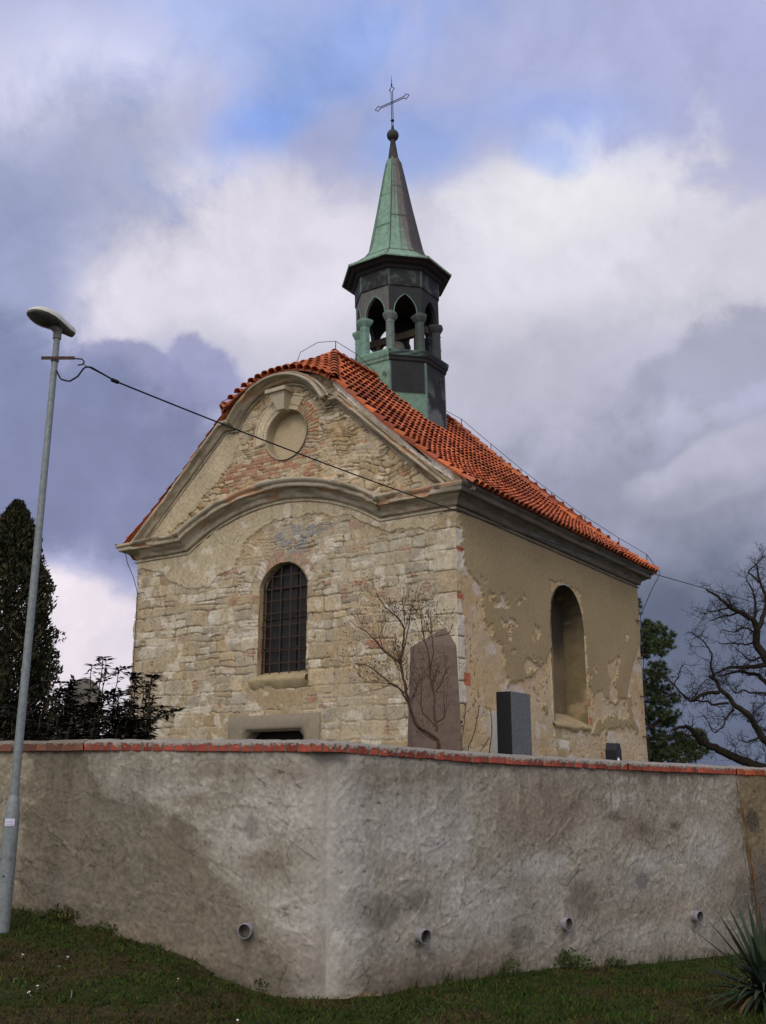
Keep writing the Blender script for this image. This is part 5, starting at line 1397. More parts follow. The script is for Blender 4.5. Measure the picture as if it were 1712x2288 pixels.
# ================================================================== street lamp and cable
LAMP = np.array([-3.35, 9.3])
def lamp():
    zb = .24
    L = empty('street_lamp', (LAMP[0], LAMP[1], zb), 'galvanised steel street lamp with a pale leaf-shaped head beside the wall', 'street lamp')
    c = lambda z: np.array([LAMP[0], LAMP[1], z])
    mb = MB(); mb.lathe([(.040, 1.44), (.034, 4.2), (.031, 6.02)], 20, (LAMP[0], LAMP[1], 0)); mb.build('pole', M_GALV, L, smooth=True)
    mb = MB(); mb.lathe([(.070, zb - .05), (.068, 1.24), (.066, 1.30), (.055, 1.36), (.046, 1.44), (.041, 1.45), (.038, 1.46)], 24, (LAMP[0], LAMP[1], 0)); mb.build('pole_base', M_GALV, L, smooth=True)
    mb = MB(); mb.lathe([(.001, .05), (.155, .05), (.165, .035), (.165, -.1)], 20, (LAMP[0], LAMP[1], zb - .05)); mb.build('concrete_footing', mat_plain('footing_concrete', (150, 150, 138), .9), L)
    # inspection hatch and sticker, on the side to the road
    def patch(z0, z1, a0, a1, r, name, mat, n=8, bow=False):
        an, zz = np.meshgrid(np.linspace(a0, a1, n), np.linspace(z0, z1, 14))
        if bow:
            f = np.abs(np.linspace(-1, 1, n))[None]; zz = zz + np.where(zz < (z0 + z1) / 2, 1, -1) * .03 * f ** 2
        X = np.stack([LAMP[0] + r * np.sin(an), LAMP[1] - r * np.cos(an), zz], -1)
        return sheet(name, X, mat, L)
    h = patch(.72, 1.10, -.75, .75, .0705, 'hatch', M_GALV, 10, True)
    mb = MB(); p = np.array([LAMP[0] + .0, LAMP[1] - .071, .77]); mb.tube([p + np.array([0, .003, 0]), p - np.array([0, .004, 0])], .009, 8); mb.build('lock', M_DARKIRON, h)
    st = patch(1.195, 1.255, -.55, .75, .0692, 'sticker', mat_plain('sticker_white', (215, 212, 228), .5, .05), 10)
    for i, z in enumerate((1.205, 1.219, 1.233)):
        an, zz = np.meshgrid(np.linspace(-.45, .6 - .1 * i, 8), np.array([z, z + .004]))
        sheet('printed_line', np.stack([LAMP[0] + .0697 * np.sin(an), LAMP[1] - .0697 * np.cos(an), zz], -1), mat_plain('sticker_print', (120, 112, 170), .5, .05), st)
    # head: tapered leaf shape pointing to the road, slightly raised
    hd = np.array([-.70, -.70, .20]); hd /= np.linalg.norm(hd); sd = np.cross(hd, Zv); sd /= np.linalg.norm(sd); up = np.cross(sd, hd)
    o = c(6.065)
    xs = np.array([-.17, -.145, -.09, -.02, .05, .12, .20, .265, .31, .335, .345]); wd = np.array([.045, .062, .076, .105, .135, .158, .158, .134, .096, .055, .006]); ht = np.array([.05, .075, .085, .095, .105, .105, .096, .076, .052, .03, .005])
    an = np.linspace(0, math.pi, 13)
    X = np.stack([o + hd * x + sd * (w * np.cos(an))[:, None] + up * (.035 + h_ * np.sin(an) ** .8)[:, None] for x, w, h_ in zip(xs, wd, ht)])
    M_HEAD = mat_plain('lamp_shell', (196, 196, 184), .5, .12, 14, .05)
    sh = sheet('lamp_head', X, M_HEAD, L)
    n = len(an); an2 = np.linspace(0, -math.pi, 9)
    X = np.stack([o + hd * x + sd * (w * 1.02 * np.cos(an2))[:, None] + up * (.035 + .028 * np.sin(an2))[:, None] for x, w in zip(xs, wd)])
    sheet('rim', X, mat_plain('lamp_rim', (118, 118, 112), .6, .1), sh)
    xb = np.linspace(.0, .325, 12); wb = np.interp(xb, xs, wd) * .86
    X = np.stack([o + hd * x + sd * (w * np.cos(an2))[:, None] + up * (.024 + .05 * math.sin(math.pi * (i + .3) / 12.3) * np.sin(an2))[:, None] for i, (x, w) in enumerate(zip(xb, wb))])
    sheet('lamp_glass', X, mat_plain('lamp_cover', (74, 74, 70), .3, .25, 30, .1, .4), L)
    mb = MB(); mb.tube([c(5.96), c(6.10)], .042, 14); mb.tube([o - hd * .02 - Zv * .02, o + hd * .07 + up * .03], [.05, .05], 10); mb.build('neck', mat_plain('lamp_neck', (110, 108, 102), .6), L)
    # clamp bracket with hook
    mb = MB(); A = np.eye(3); zc = 5.73
    mb.lathe([(.038, zc - .02), (.04, zc - .02), (.04, zc + .025), (.038, zc + .025)], 16, (LAMP[0], LAMP[1], 0))
    br = mb.build('pole_clamp', M_GALV, L)
    mb = MB(); mb.box((LAMP[0] + .045, LAMP[1] - .045, zc), (.34, .006, .035)); 
    mb.tube(resample3([(LAMP[0] + .2, LAMP[1] - .045, zc - .005), (LAMP[0] + .29, LAMP[1] - .04, zc - .01), (LAMP[0] + .315, LAMP[1] - .04, zc - .04), (LAMP[0] + .30, LAMP[1] - .04, zc - .07), (LAMP[0] + .25, LAMP[1] - .04, zc - .075)], .02), .008, 6)
    mb.build('hook', M_IRON, br)
lamp()
def cable():
    a = np.array([-3.06, 9.25]); b = np.array([10.4, 27.2]); px = [(205, 830), (294, 865), (391, 906), (463, 932), (587, 983), (735, 1042), (884, 1097), (1060, 1149), (1156, 1190), (1205, 1203), (1453, 1279), (1570, 1315), (1643, 1333)]
    dv = b - a; ks, zs = [], []
    for u, v in px:
        r = at(u, v, 1.0) - np.array([0, 0, EYE]); k = (a[0] * r[1] - a[1] * r[0]) / (dv[1] * r[0] - dv[0] * r[1])
        y = a[1] + dv[1] * k; ks.append(k); zs.append(EYE + r[2] * y)
    co = np.polyfit(ks, zs, 3)
    kk = np.linspace(.0, 1.15, 120)
    pts = [np.array([a[0] + dv[0] * k, a[1] + dv[1] * k, np.polyval(co, k)]) for k in kk]
    st = pts[0]
    hook = np.array([LAMP[0] + .30, LAMP[1] - .04, 5.665])
    mb = MB()
    mb.tube(resample3([np.array([LAMP[0] + .035, LAMP[1] - .03, 5.60]), np.array([LAMP[0] + .09, LAMP[1] - .04, 5.50]), np.array([LAMP[0] + .18, LAMP[1] - .04, 5.475]), np.array([LAMP[0] + .26, LAMP[1] - .04, 5.53]),
                       np.array([LAMP[0] + .32, LAMP[1] - .04, 5.63]), np.array([LAMP[0] + .38, LAMP[1] - .04, 5.635]), pts[2], pts[3]], .03), .009, 6)
    mb.tube(np.array([hook] + pts[2:]) if False else np.array(pts[2:]), .009, 6)
    mb.tube([hook, pts[2]], .004, 5)
    d = pts[3] - pts[2]; d /= np.linalg.norm(d)
    mb.tube([pts[2] - d * .05, pts[2] + d * .03], .022, 8)
    o = mb.build('overhead_cable', M_CABLE, None); tag(o, 'black overhead cable running from the lamp post past the gable', 'cable')
cable()

# ================================================================== gravestones
def stone_block(name, plan, z0, z1, taper, mat, label, cat, group, topfn=None, bevel=.01):
    """prism with a plan polygon (world xy), optional taper to the top"""
    plan = np.array(plan); c = plan.mean(0)
    e = empty(name, (c[0], c[1], z0), label, cat, group)
    n = len(plan); V = [[*p, z0] for p in plan]; sh = c + (plan - c) * taper
    V += [[*p, z1] for p in sh]
    F = [[i, (i + 1) % n, n + (i + 1) % n, n + i] for i in range(n)]
    if topfn is None: F.append(list(range(n, 2 * n)))
    else:
        ap = topfn(c); V.append(ap); F += [[n + i, n + (i + 1) % n, 2 * n] for i in range(n)]
    o = mesh_obj('headstone', V, F, mat, e)
    b = o.modifiers.new('bevel', 'BEVEL'); b.width = bevel; b.segments = 2
    mb = MB(); pb = c + (plan - c) * 1.35
    V = [[*p, z0 - .15] for p in pb] + [[*p, z0 + .12] for p in pb]
    mb.add(V, [[i, (i + 1) % n, n + (i + 1) % n, n + i] for i in range(n)] + [list(range(n, 2 * n))]); mb.build('plinth', mat, e)
    return e
def rect(c, w, d, ang):
    u = np.array([math.cos(ang), math.sin(ang)]); v = np.array([-u[1], u[0]])
    return [np.array(c) + u * x + v * y for x, y in ((-w / 2, -d / 2), (w / 2, -d / 2), (w / 2, d / 2), (-w / 2, d / 2))]
M_PINK = mat_plain('red_granite', (112, 94, 82), .7, .2, 12, .1, .35, 0, 120)
M_GREYG = mat_plain('grey_granite', (100, 103, 104), .75, .5, 40, .05, .35, 0, 120)
M_BLACKG = mat_plain('black_granite', (26, 27, 28), .5, .12, 60, .02, .3)
GG = 'gravestones behind the churchyard wall'
ANG = math.atan2(Tv[1], Tv[0]) + math.pi
def obelisk():
    c = np.array([.70, 13.75]); e = empty('obelisk', (c[0], c[1], ZG), 'tall tapering reddish granite obelisk with a pointed top', 'gravestone', GG)
    def ring(w, d, z): return [[*p, z] for p in rect(c, w, d, R_(9))]
    V = ring(.86, .5, ZG - .1) + ring(.84, .48, ZG + .35) + ring(.76, .42, ZG + .36) + ring(.585, .34, 3.38)
    V += [[c[0] + .17, c[1] - .08, 3.64]]
    F = [[k * 4 + i, k * 4 + (i + 1) % 4, (k + 1) * 4 + (i + 1) % 4, (k + 1) * 4 + i] for k in range(3) for i in range(4)] + [[12 + i, 12 + (i + 1) % 4, 16] for i in range(4)]
    o = mesh_obj('shaft', V, F, M_PINK, e); b = o.modifiers.new('bevel', 'BEVEL'); b.width = .008; b.segments = 2
obelisk()
def stele():
    # two faces in view: a narrow dark one to the road and a broad grey one along the side wall
    pc = at(1146, 1683, 14.0)[:2]
    w, l = .235, .62
    pl = [pc + Tv[:2] * w, pc, pc + Dv[:2] * l, pc + Dv[:2] * l + Tv[:2] * w]
    e = stone_block('stele', pl, ZG, 2.79, 1.0, M_GREYG, 'thick grey granite slab with flat top, right of the obelisk', 'gravestone', GG)
    o = [c for c in e.children if c.name.startswith('headstone')][0]; o.data.materials.append(M_BLACKG)
    for f in o.data.polygons:                       # the end towards the road is polished dark
        if abs(f.normal.x * Dv[0] + f.normal.y * Dv[1]) > .9 and f.center.x * Dv[0] + f.center.y * Dv[1] < 0: f.material_index = 1
stele()
def stele2():
    pc = at(1106, 1683, 15.2)[:2]
    stone_block('white_slab', rect(pc, .14, .10, ANG), ZG, 2.58, 1.0, mat_plain('white_marble', (172, 168, 160), .6, .1), 'narrow white slab half hidden behind the grey granite one', 'gravestone', GG)
stele2()
def black_stone():
    c = at(1372, 1690, 16.6)[:2]
    pl = rect(c, .24, .26, ANG)
    c0 = np.mean(pl, 0); e = empty('black_gravestone', (c0[0], c0[1], ZG), 'small dark polished gravestone with clipped corners below the side wall', 'gravestone', GG)
    u = Dv[:2]; v = Tv[:2]
    pr = [(-.14, ZG), (-.125, 2.05), (-.07, 2.16), (.07, 2.16), (.125, 2.05), (.14, ZG)]
    V = [[*(c0 + u * x + v * .09), z] for x, z in pr] + [[*(c0 + u * x - v * .09), z] for x, z in pr]; n = 6
    F = [list(range(n)), list(range(n, 2 * n))] + [[i, (i + 1) % n, n + (i + 1) % n, n + i] for i in range(n)]
    o = mesh_obj('headstone', V, F, M_BLACKG, e); b = o.modifiers.new('bevel', 'BEVEL'); b.width = .01; b.segments = 2
    mb = MB(); mb.box((c0[0], c0[1], ZG + .05), (.6, .5, .3), np.array([Tv, Dv, Zv]).T); mb.build('plinth', M_BLACKG, e)
    p = at(1382, 1690, 16.2); mb = MB(); mb.lathe([(.04, ZG), (.03, 1.70), (.034, 1.80), (.03, 1.86), (.015, 1.91), (.001, 1.93)], 10, (p[0], p[1], 0))
    o = mb.build('grave_lantern', mat_plain('lantern_white', (206, 206, 204), .5, .05), None, smooth=True); tag(o, 'little white grave lantern in front of the dark gravestone', 'lantern')
black_stone()
def round_stone():
    c = np.array([-4.80, 16.0]); e = empty('round_gravestone', (c[0], c[1], ZG), 'weathered grey gravestone with a rounded top among dark shrubs', 'gravestone', GG)
    an = np.linspace(0, math.pi, 15); w = .27
    pr = [(-w, ZG)] + [(-w * math.cos(a), 2.82 + .33 * math.sin(a)) for a in an] + [(w, ZG)]
    ux = np.array([.97, .22]); vy = np.array([-.22, .97]); n = len(pr)
    V = [[*(c + ux * x), z] for x, z in pr] + [[*(c + ux * x + vy * .18), z] for x, z in pr]
    F = [list(range(n)), list(range(n, 2 * n))] + [[i, (i + 1) % n, n + (i + 1) % n, n + i] for i in range(n)]
    o = mesh_obj('headstone', V, F, mat_plain('weathered_stone', (118, 112, 104), .9, .3, 9, .3), e); b = o.modifiers.new('bevel', 'BEVEL'); b.width = .015; b.segments = 2
round_stone()

# ================================================================== plants
def wobble(pts, step, amp, rg, keep_end=True):
    p = resample3(pts, step); n = len(p)
    o = np.cumsum(rg.normal(0, amp, (n, 3)), 0); o -= np.linspace(0, 1, n)[:, None] * o[-1] * (1 if keep_end else .3); o -= o[0]
    return p + o
def twigs(mb, pts, r0, r1, rg, col, n_side, length, depth, spread=.8, up=.25, gn=.12, buds=None, n=5):
    """side shoots along a limb, recursively"""
    for _ in range(n_side):
        k = rg.uniform(.25, 1.0); i = min(int(k * (len(pts) - 1)), len(pts) - 2)
        p = pts[i]; tg = pts[i + 1] - pts[i]; tg /= np.linalg.norm(tg) + 1e-9
        d = tg + rg.normal(0, spread, 3); d[2] += up; d /= np.linalg.norm(d)
        ln = length * rg.uniform(.5, 1.2); m = max(4, int(ln / .07)); q = [p]
        for s in range(m):
            d = d + rg.normal(0, gn, 3); d[2] += up * .06; d /= np.linalg.norm(d); q.append(q[-1] + d * ln / m)
        q = np.array(q); ra = (r0 + (r1 - r0) * k) * .6
        mb.tube(q, np.linspace(ra, max(ra * .35, r1 * .5), len(q)), max(3, n - 1), col * rg.uniform(.8, 1.2), cap=False)
        if buds is not None and depth == 0:
            e = q[-1]; mb.tube([e, e + d * buds * .5, e + d * buds], [.003, .008, .001], 4, col * 1.15, cap=False)
        if depth > 0: twigs(mb, q, ra, r1 * .7, rg, col, max(2, int(n_side * .55)), length * .55, depth - 1, spread, up, gn, buds, 4)

def leaf_cloud(mb, centers, rads, n, size, rg, cols, flat=.5, elong=1.6, shell=.45):
    """small leaf faces scattered through ellipsoidal clumps"""
    V = []; C = []
    wts = np.array([r[0] * r[1] * r[2] for r in rads]) ** .7; wts /= wts.sum()
    for c, r, w in zip(centers, rads, wts):
        k = int(n * w); u = rg.normal(0, 1, (k, 3)); u /= np.linalg.norm(u, axis=1)[:, None]
        p = np.array(c) + u * np.array(r) * (rg.uniform(shell ** 3, 1, k) ** (1 / 3))[:, None]
        a = rg.normal(0, 1, (k, 3)); a /= np.linalg.norm(a, axis=1)[:, None]; b = np.cross(a, rg.normal(0, 1, (k, 3))); b /= np.linalg.norm(b, axis=1)[:, None] + 1e-9
        s = size * rg.uniform(.6, 1.4, k)[:, None]
        q = np.stack([p - a * s * elong, p + b * s * flat, p + a * s * elong, p - b * s * flat], 1)
        V.append(q.reshape(-1, 3)); cc = np.array(cols)[rg.integers(0, len(cols), k)] * rg.uniform(.6, 1.3, k)[:, None]; C.append(np.repeat(cc, 4, 0))
    V = np.concatenate(V); C = np.concatenate(C); m = len(V) // 4
    return V, np.arange(m * 4).reshape(m, 4), C

def thuja():
    rg = np.random.default_rng(31); c = np.array([-6.0, 15.6])
    e = empty('conifer_tree', (c[0], c[1], ZG), 'dark narrow conifer behind the street lamp at the left end of the wall', 'tree')
    mb = MB(); mb.tube([(c[0], c[1], ZG - .2), (c[0] + .03, c[1], 3), (c[0], c[1], 5.6)], [.13, .08, .015], 8, lin(70, 54, 42)); mb.build('trunk', M_BARK, e)
    V, C = [], []
    N = 62000
    z = rg.uniform(0, 1, N) ** 1.25; a = rg.uniform(0, 2 * math.pi, N)
    zz = ZG + .1 + z * 5.3
    R = np.interp(zz, [.6, 1.6, 3.0, 4.2, 4.9, 5.4, 5.75, 6.0], [.80, .88, .90, .74, .54, .36, .22, .05])
    lump = fbm(a * 2.4 + 10, zz * 2.6, 33, 4)
    R = R * (.50 + .95 * lump)
    rr = R * np.sqrt(rg.uniform(.25, 1, N))
    p = np.stack([c[0] + rr * np.cos(a), c[1] + rr * np.sin(a), zz], 1)
    d = np.stack([np.cos(a) * .5, np.sin(a) * .5, np.full(N, .8)], 1) + rg.normal(0, .45, (N, 3)); d /= np.linalg.norm(d, axis=1)[:, None]
    b = np.cross(d, rg.normal(0, 1, (N, 3))); b /= np.linalg.norm(b, axis=1)[:, None]
    s = rg.uniform(.02, .055, N)[:, None]
    q = np.stack([p - d * s, p + b * s * .42, p + d * s * 1.2, p - b * s * .42], 1)
    pal = np.array([lin(40, 44, 24), lin(50, 50, 28), lin(34, 38, 24), lin(64, 56, 34)])
    cc = pal[rg.integers(0, 4, N)] * rg.uniform(.6, 1.3, N)[:, None]
    mesh_obj('crown', q.reshape(-1, 3), np.arange(N * 4).reshape(N, 4), M_LEAF, e, np.repeat(cc, 4, 0))
thuja()

def shrub(cx, cy, h, w, seed, label, nst=7):
    """evergreen shrub: upright stems with whorls of pointed dark leaves"""
    rg = np.random.default_rng(seed)
    e = empty('evergreen_shrub', (cx, cy, ZG), label, 'shrub', 'dark evergreen shrubs left of the chapel')
    ms = MB(); V = []; C = []
    pal = np.array([lin(40, 44, 34), lin(52, 52, 42), lin(34, 38, 32), lin(58, 50, 46)])
    for k in range(nst):
        a = rg.uniform(0, 2 * math.pi); r = w * math.sqrt(rg.uniform(.02, 1)); hh = h * rg.uniform(.68, 1.0) if k else h
        if k == 0: r = w * .15
        top = np.array([cx + r * math.cos(a), cy + r * math.sin(a) * .7, ZG + hh])
        base = np.array([cx + r * .3 * math.cos(a), cy + r * .3 * math.sin(a), ZG - .1])
        st = wobble([base, (base + top) / 2 + rg.normal(0, .04, 3), top], .12, .012, rg)
        ms.tube(st, np.linspace(.022, .006, len(st)), 5, lin(78, 66, 48))
        stems = [st]
        for _ in range(7):
            i = rg.integers(int(len(st) * .3), len(st) - 1); d = np.array([rg.normal(0, 1), rg.normal(0, 1), .7]); d /= np.linalg.norm(d)
            q = np.array([st[i] + d * t for t in np.linspace(0, rg.uniform(.18, .42), 5)]); ms.tube(q, np.linspace(.008, .004, 5), 4, lin(70, 60, 44)); stems.append(q)
        for q in stems:
            L = np.linalg.norm(np.diff(q, axis=0), axis=1).sum()
            m = int(L * 42) + 8
            for _ in range(m):
                t = rg.uniform(.25 if q is st else .1, 1) ** .7; i = min(int(t * (len(q) - 1)), len(q) - 2); p = q[i] + (q[i + 1] - q[i]) * rg.random()
                d = np.array([rg.normal(), rg.normal(), rg.normal() * .4 + .1]); d /= np.linalg.norm(d); ln = rg.uniform(.06, .13)
                b = np.cross(d, Zv + rg.normal(0, .3, 3)); b /= np.linalg.norm(b) + 1e-9; p0 = p + d * .02
                V.append([p0, p0 + d * ln * .45 + b * ln * .2, p0 + d * ln - Zv * ln * .15, p0 + d * ln * .45 - b * ln * .2]); C.append(pal[rg.integers(4)] * rg.uniform(.6, 1.4))
            # whorl at the tip
            p = q[-1]
            for j in range(9):
                aa = j * 2.4; d = np.array([math.cos(aa), math.sin(aa), .35]); d /= np.linalg.norm(d); ln = rg.uniform(.10, .17); b = np.cross(d, Zv); b /= np.linalg.norm(b)
                V.append([p, p + d * ln * .5 + b * ln * .17, p + d * ln - Zv * .02, p + d * ln * .5 - b * ln * .17]); C.append(pal[rg.integers(4)] * rg.uniform(.7, 1.4))
    ms.build('stems', M_BARK, e)
    V = np.array(V).reshape(-1, 3); m = len(V) // 4
    mesh_obj('foliage', V, np.arange(m * 4).reshape(m, 4), M_LEAF, e, np.repeat(np.array(C), 4, 0))
shrub(-3.98, 13.9, 2.62, .38, 41, 'tallest dark evergreen shrub, between the rounded gravestone and the chapel', 9)
shrub(-3.40, 13.6, 2.36, .42, 42, 'dark evergreen shrub against the left edge of the chapel wall', 11)
shrub(-3.28, 13.1, 1.95, .28, 43, 'dark evergreen shrub reaching in front of the chapel stones', 10)
shrub(-4.55, 13.4, 2.40, .36, 44, 'dark evergreen shrub in front of the rounded gravestone', 9)
shrub(-5.0, 12.9, 1.95, .45, 45, 'dense low evergreen shrub beside the narrow conifer', 12)
shrub(-3.75, 12.8, 1.80, .5, 46, 'low dark evergreen shrub just behind the coping, centre of its row', 12)
shrub(-4.3, 12.6, 1.75, .5, 47, 'low dark evergreen shrub below the rounded gravestone', 12)

def bare_shrub():
    rg = np.random.default_rng(51)
    Z = lambda X, Y, y: at(760 + X / 3.448, 1300 + Y / 3.448, y)
    b = Z(760, 1285, 12.3)
    e = empty('bare_shrub', (b[0], b[1], ZG), 'leafless branching shrub in front of the reddish obelisk', 'shrub')
    mb = MB(); col = lin(80, 65, 52)
    limbs = [
        ([(760, 1285, 12.3), (745, 1200, 12.3), (650, 1140, 12.25), (585, 1095, 12.2), (540, 960, 12.2), (500, 780, 12.2), (470, 640, 12.25), (490, 450, 12.3), (500, 330, 12.3), (440, 240, 12.35), (350, 190, 12.4), (280, 90, 12.4)], .034, .006),
        ([(745, 1150, 12.3), (725, 1000, 12.35), (735, 850, 12.4), (690, 700, 12.45), (680, 560, 12.45), (640, 430, 12.5), (620, 280, 12.5), (560, 190, 12.55)], .026, .005),
        ([(735, 850, 12.4), (790, 760, 12.35), (850, 640, 12.3)], .013, .004),
        ([(530, 930, 12.2), (480, 840, 12.1), (400, 780, 12.05), (250, 650, 12.0), (120, 630, 12.0)], .018, .004),
        ([(470, 640, 12.25), (330, 520, 12.15), (200, 380, 12.1), (70, 290, 12.1)], .017, .004),
        ([(480, 560, 12.3), (500, 440, 12.4), (545, 200, 12.5), (590, 110, 12.5)], .013, .004),
        ([(745, 1120, 12.3), (640, 1010, 12.5), (625, 800, 12.5), (640, 690, 12.5)], .014, .004),
        ([(690, 700, 12.45), (740, 420, 12.4), (710, 300, 12.4), (660, 210, 12.4)], .013, .004),
        ([(740, 420, 12.4), (850, 390, 12.3), (880, 320, 12.3)], .009, .004),
        ([(510, 860, 12.2), (400, 770, 12.3), (300, 770, 12.3), (200, 760, 12.35), (130, 690, 12.4)], .012, .003),
        ([(400, 780, 12.05), (330, 830, 12.0), (230, 850, 12.0)], .009, .003),
        ([(745, 1080, 12.3), (810, 1040, 12.2), (808, 940, 12.2)], .010, .004),
        ([(755, 1230, 12.3), (640, 1180, 12.1), (600, 1150, 12.0)], .010, .004),
        ([(500, 330, 12.3), (490, 200, 12.25), (495, 60, 12.2)], .010, .003),
        ([(330, 520, 12.15), (300, 430, 12.1), (350, 280, 12.1)], .008, .003),
    ]
    base = [np.array([b[0] + .02, b[1], ZG - .1]), b]
    mb.tube(base, [.045, .034], 7, col)
    for pts, r0, r1 in limbs:
        p = wobble([Z(*q) for q in pts], .06, .008, rg)
        mb.tube(p, np.linspace(r0 * .75, r1, len(p)), 6, col * rg.uniform(.85, 1.15))
        ln = np.linalg.norm(np.diff(p, axis=0), axis=1).sum()
        twigs(mb, p, r0 * .36, .0026, rg, col, int(4 + ln * 7), .34, 1, .7, .45, .10, .020)
    mb.build('branches', M_BARK, e)
bare_shrub()
def shoots():
    rg = np.random.default_rng(53)
    Z = lambda X, Y, y: at(760 + X / 3.448, 1300 + Y / 3.448, y)
    data = [([(935, 1300), (950, 1120), (968, 945)], 'leftmost of three bare budded shoots right of the obelisk'), ([(990, 1300), (1040, 1160), (1068, 965)], 'middle one of three bare budded shoots right of the obelisk'),
            ([(1145, 1310), (1165, 1150), (1160, 985), (1128, 972)], 'bent bare shoot in front of the white slab')]
    for pts, lb in data:
        q = [Z(x, y, 12.9) for x, y in pts]; mb = MB()
        root = q[0].copy(); root[2] = ZG - .05
        p = wobble([root] + q, .05, .004, rg)
        mb.tube(p, np.linspace(.014, .006, len(p)), 6, lin(96, 80, 60))
        for i in range(6, len(p), 3):
            d = rg.normal(0, 1, 3); d[2] = abs(d[2]); d /= np.linalg.norm(d); mb.tube([p[i], p[i] + d * .018, p[i] + d * .03], [.006, .009, .002], 5, lin(84, 66, 50))
        if lb.startswith('bent'): 
            s = [Z(1150, 1200, 12.9), Z(1110, 1265, 12.85), Z(1080, 1305, 12.8)]; mb.tube(s, [.01, .008, .007], 5, lin(96, 80, 60))
        o = mb.build('bare_shoot', M_BARK, None); tag(o, lb, 'shoot', 'bare shoots beside the obelisk')
shoots()

def pine():
    rg = np.random.default_rng(61); Y = 33.0
    b = at(1415, 1700, Y)
    e = empty('pine_tree', (b[0], b[1], ZG), 'dark green pine with clumped needles behind the chapel corner', 'tree')
    mb = MB(); tr = wobble([(b[0], b[1], ZG - .2), (b[0] + .2, b[1], 4), (b[0] + .1, b[1], 8.6)], .3, .02, rg); mb.tube(tr, np.linspace(.2, .05, len(tr)), 8, lin(84, 62, 48))
    cl = [(1428, 1352, 5, 20, 0), (1375, 1400, 30, 40, 1), (1470, 1425, 38, 30, 0), (1455, 1400, 22, 18, .5), (1478, 1448, 28, 18, -.5), (1440, 1440, 36, 34, .3), (1440, 1520, 50, 26, .4), (1470, 1500, 26, 22, -.4), (1430, 1570, 60, 40, 0), (1490, 1555, 28, 26, .5),
          (1450, 1610, 66, 26, .2), (1500, 1600, 26, 14, -.3), (1475, 1660, 84, 26, 0), (1540, 1655, 44, 20, .4), (1555, 1680, 30, 14, .2), (1500, 1690, 66, 20, -.4), (1420, 1690, 60, 40, .3), (1560, 1640, 14, 12, 0), (1350, 1500, 60, 60, 0), (1350, 1620, 70, 60, 0)]
    V, C = [], []; pal = np.array([lin(58, 70, 40), lin(70, 84, 46), lin(46, 58, 36), lin(78, 90, 54)])
    k = Y / 2200 * 1.0
    for (u, v, ru, rv, dy) in cl:
        c = at(u, v, Y + dy * 1.5); sub = max(8, int(ru * rv / 11))
        i = np.argmin(np.abs(tr[:, 2] - (c[2] - .3))); mb.tube([tr[i], (tr[i] + c) / 2 - Zv * .1, c], [.05, .035, .02], 5, lin(74, 58, 46))
        for _ in range(sub):
            u3 = rg.normal(0, 1, 3); u3 /= np.linalg.norm(u3); tc = c + u3 * np.array([ru * k, (ru + rv) * .5 * k, rv * k]) * rg.uniform(.2, 1) ** .5
            # tuft: needles radiating outward/upward
            m = 42; d = rg.normal(0, 1, (m, 3)) + u3 * .5 + Zv * .4; d /= np.linalg.norm(d, axis=1)[:, None]
            ln = rg.uniform(.07, .16, m)[:, None]; bb = np.cross(d, rg.normal(0, 1, (m, 3))); bb /= np.linalg.norm(bb, axis=1)[:, None]
            q = np.stack([tc + d * .01 - bb * .008, tc + d * .01 + bb * .008, tc + d * ln + bb * .004, tc + d * ln - bb * .004], 1)
            V.append(q.reshape(-1, 3)); cc = pal[rg.integers(4)] * rg.uniform(.65, 1.3); C.append(np.repeat((cc * rg.uniform(.8, 1.2, m)[:, None]), 4, 0))
    mb.build('trunk', M_BARK, e)
    V = np.concatenate(V); m = len(V) // 4
    mesh_obj('crown', V, np.arange(m * 4).reshape(m, 4), M_LEAF, e, np.concatenate(C))
pine()

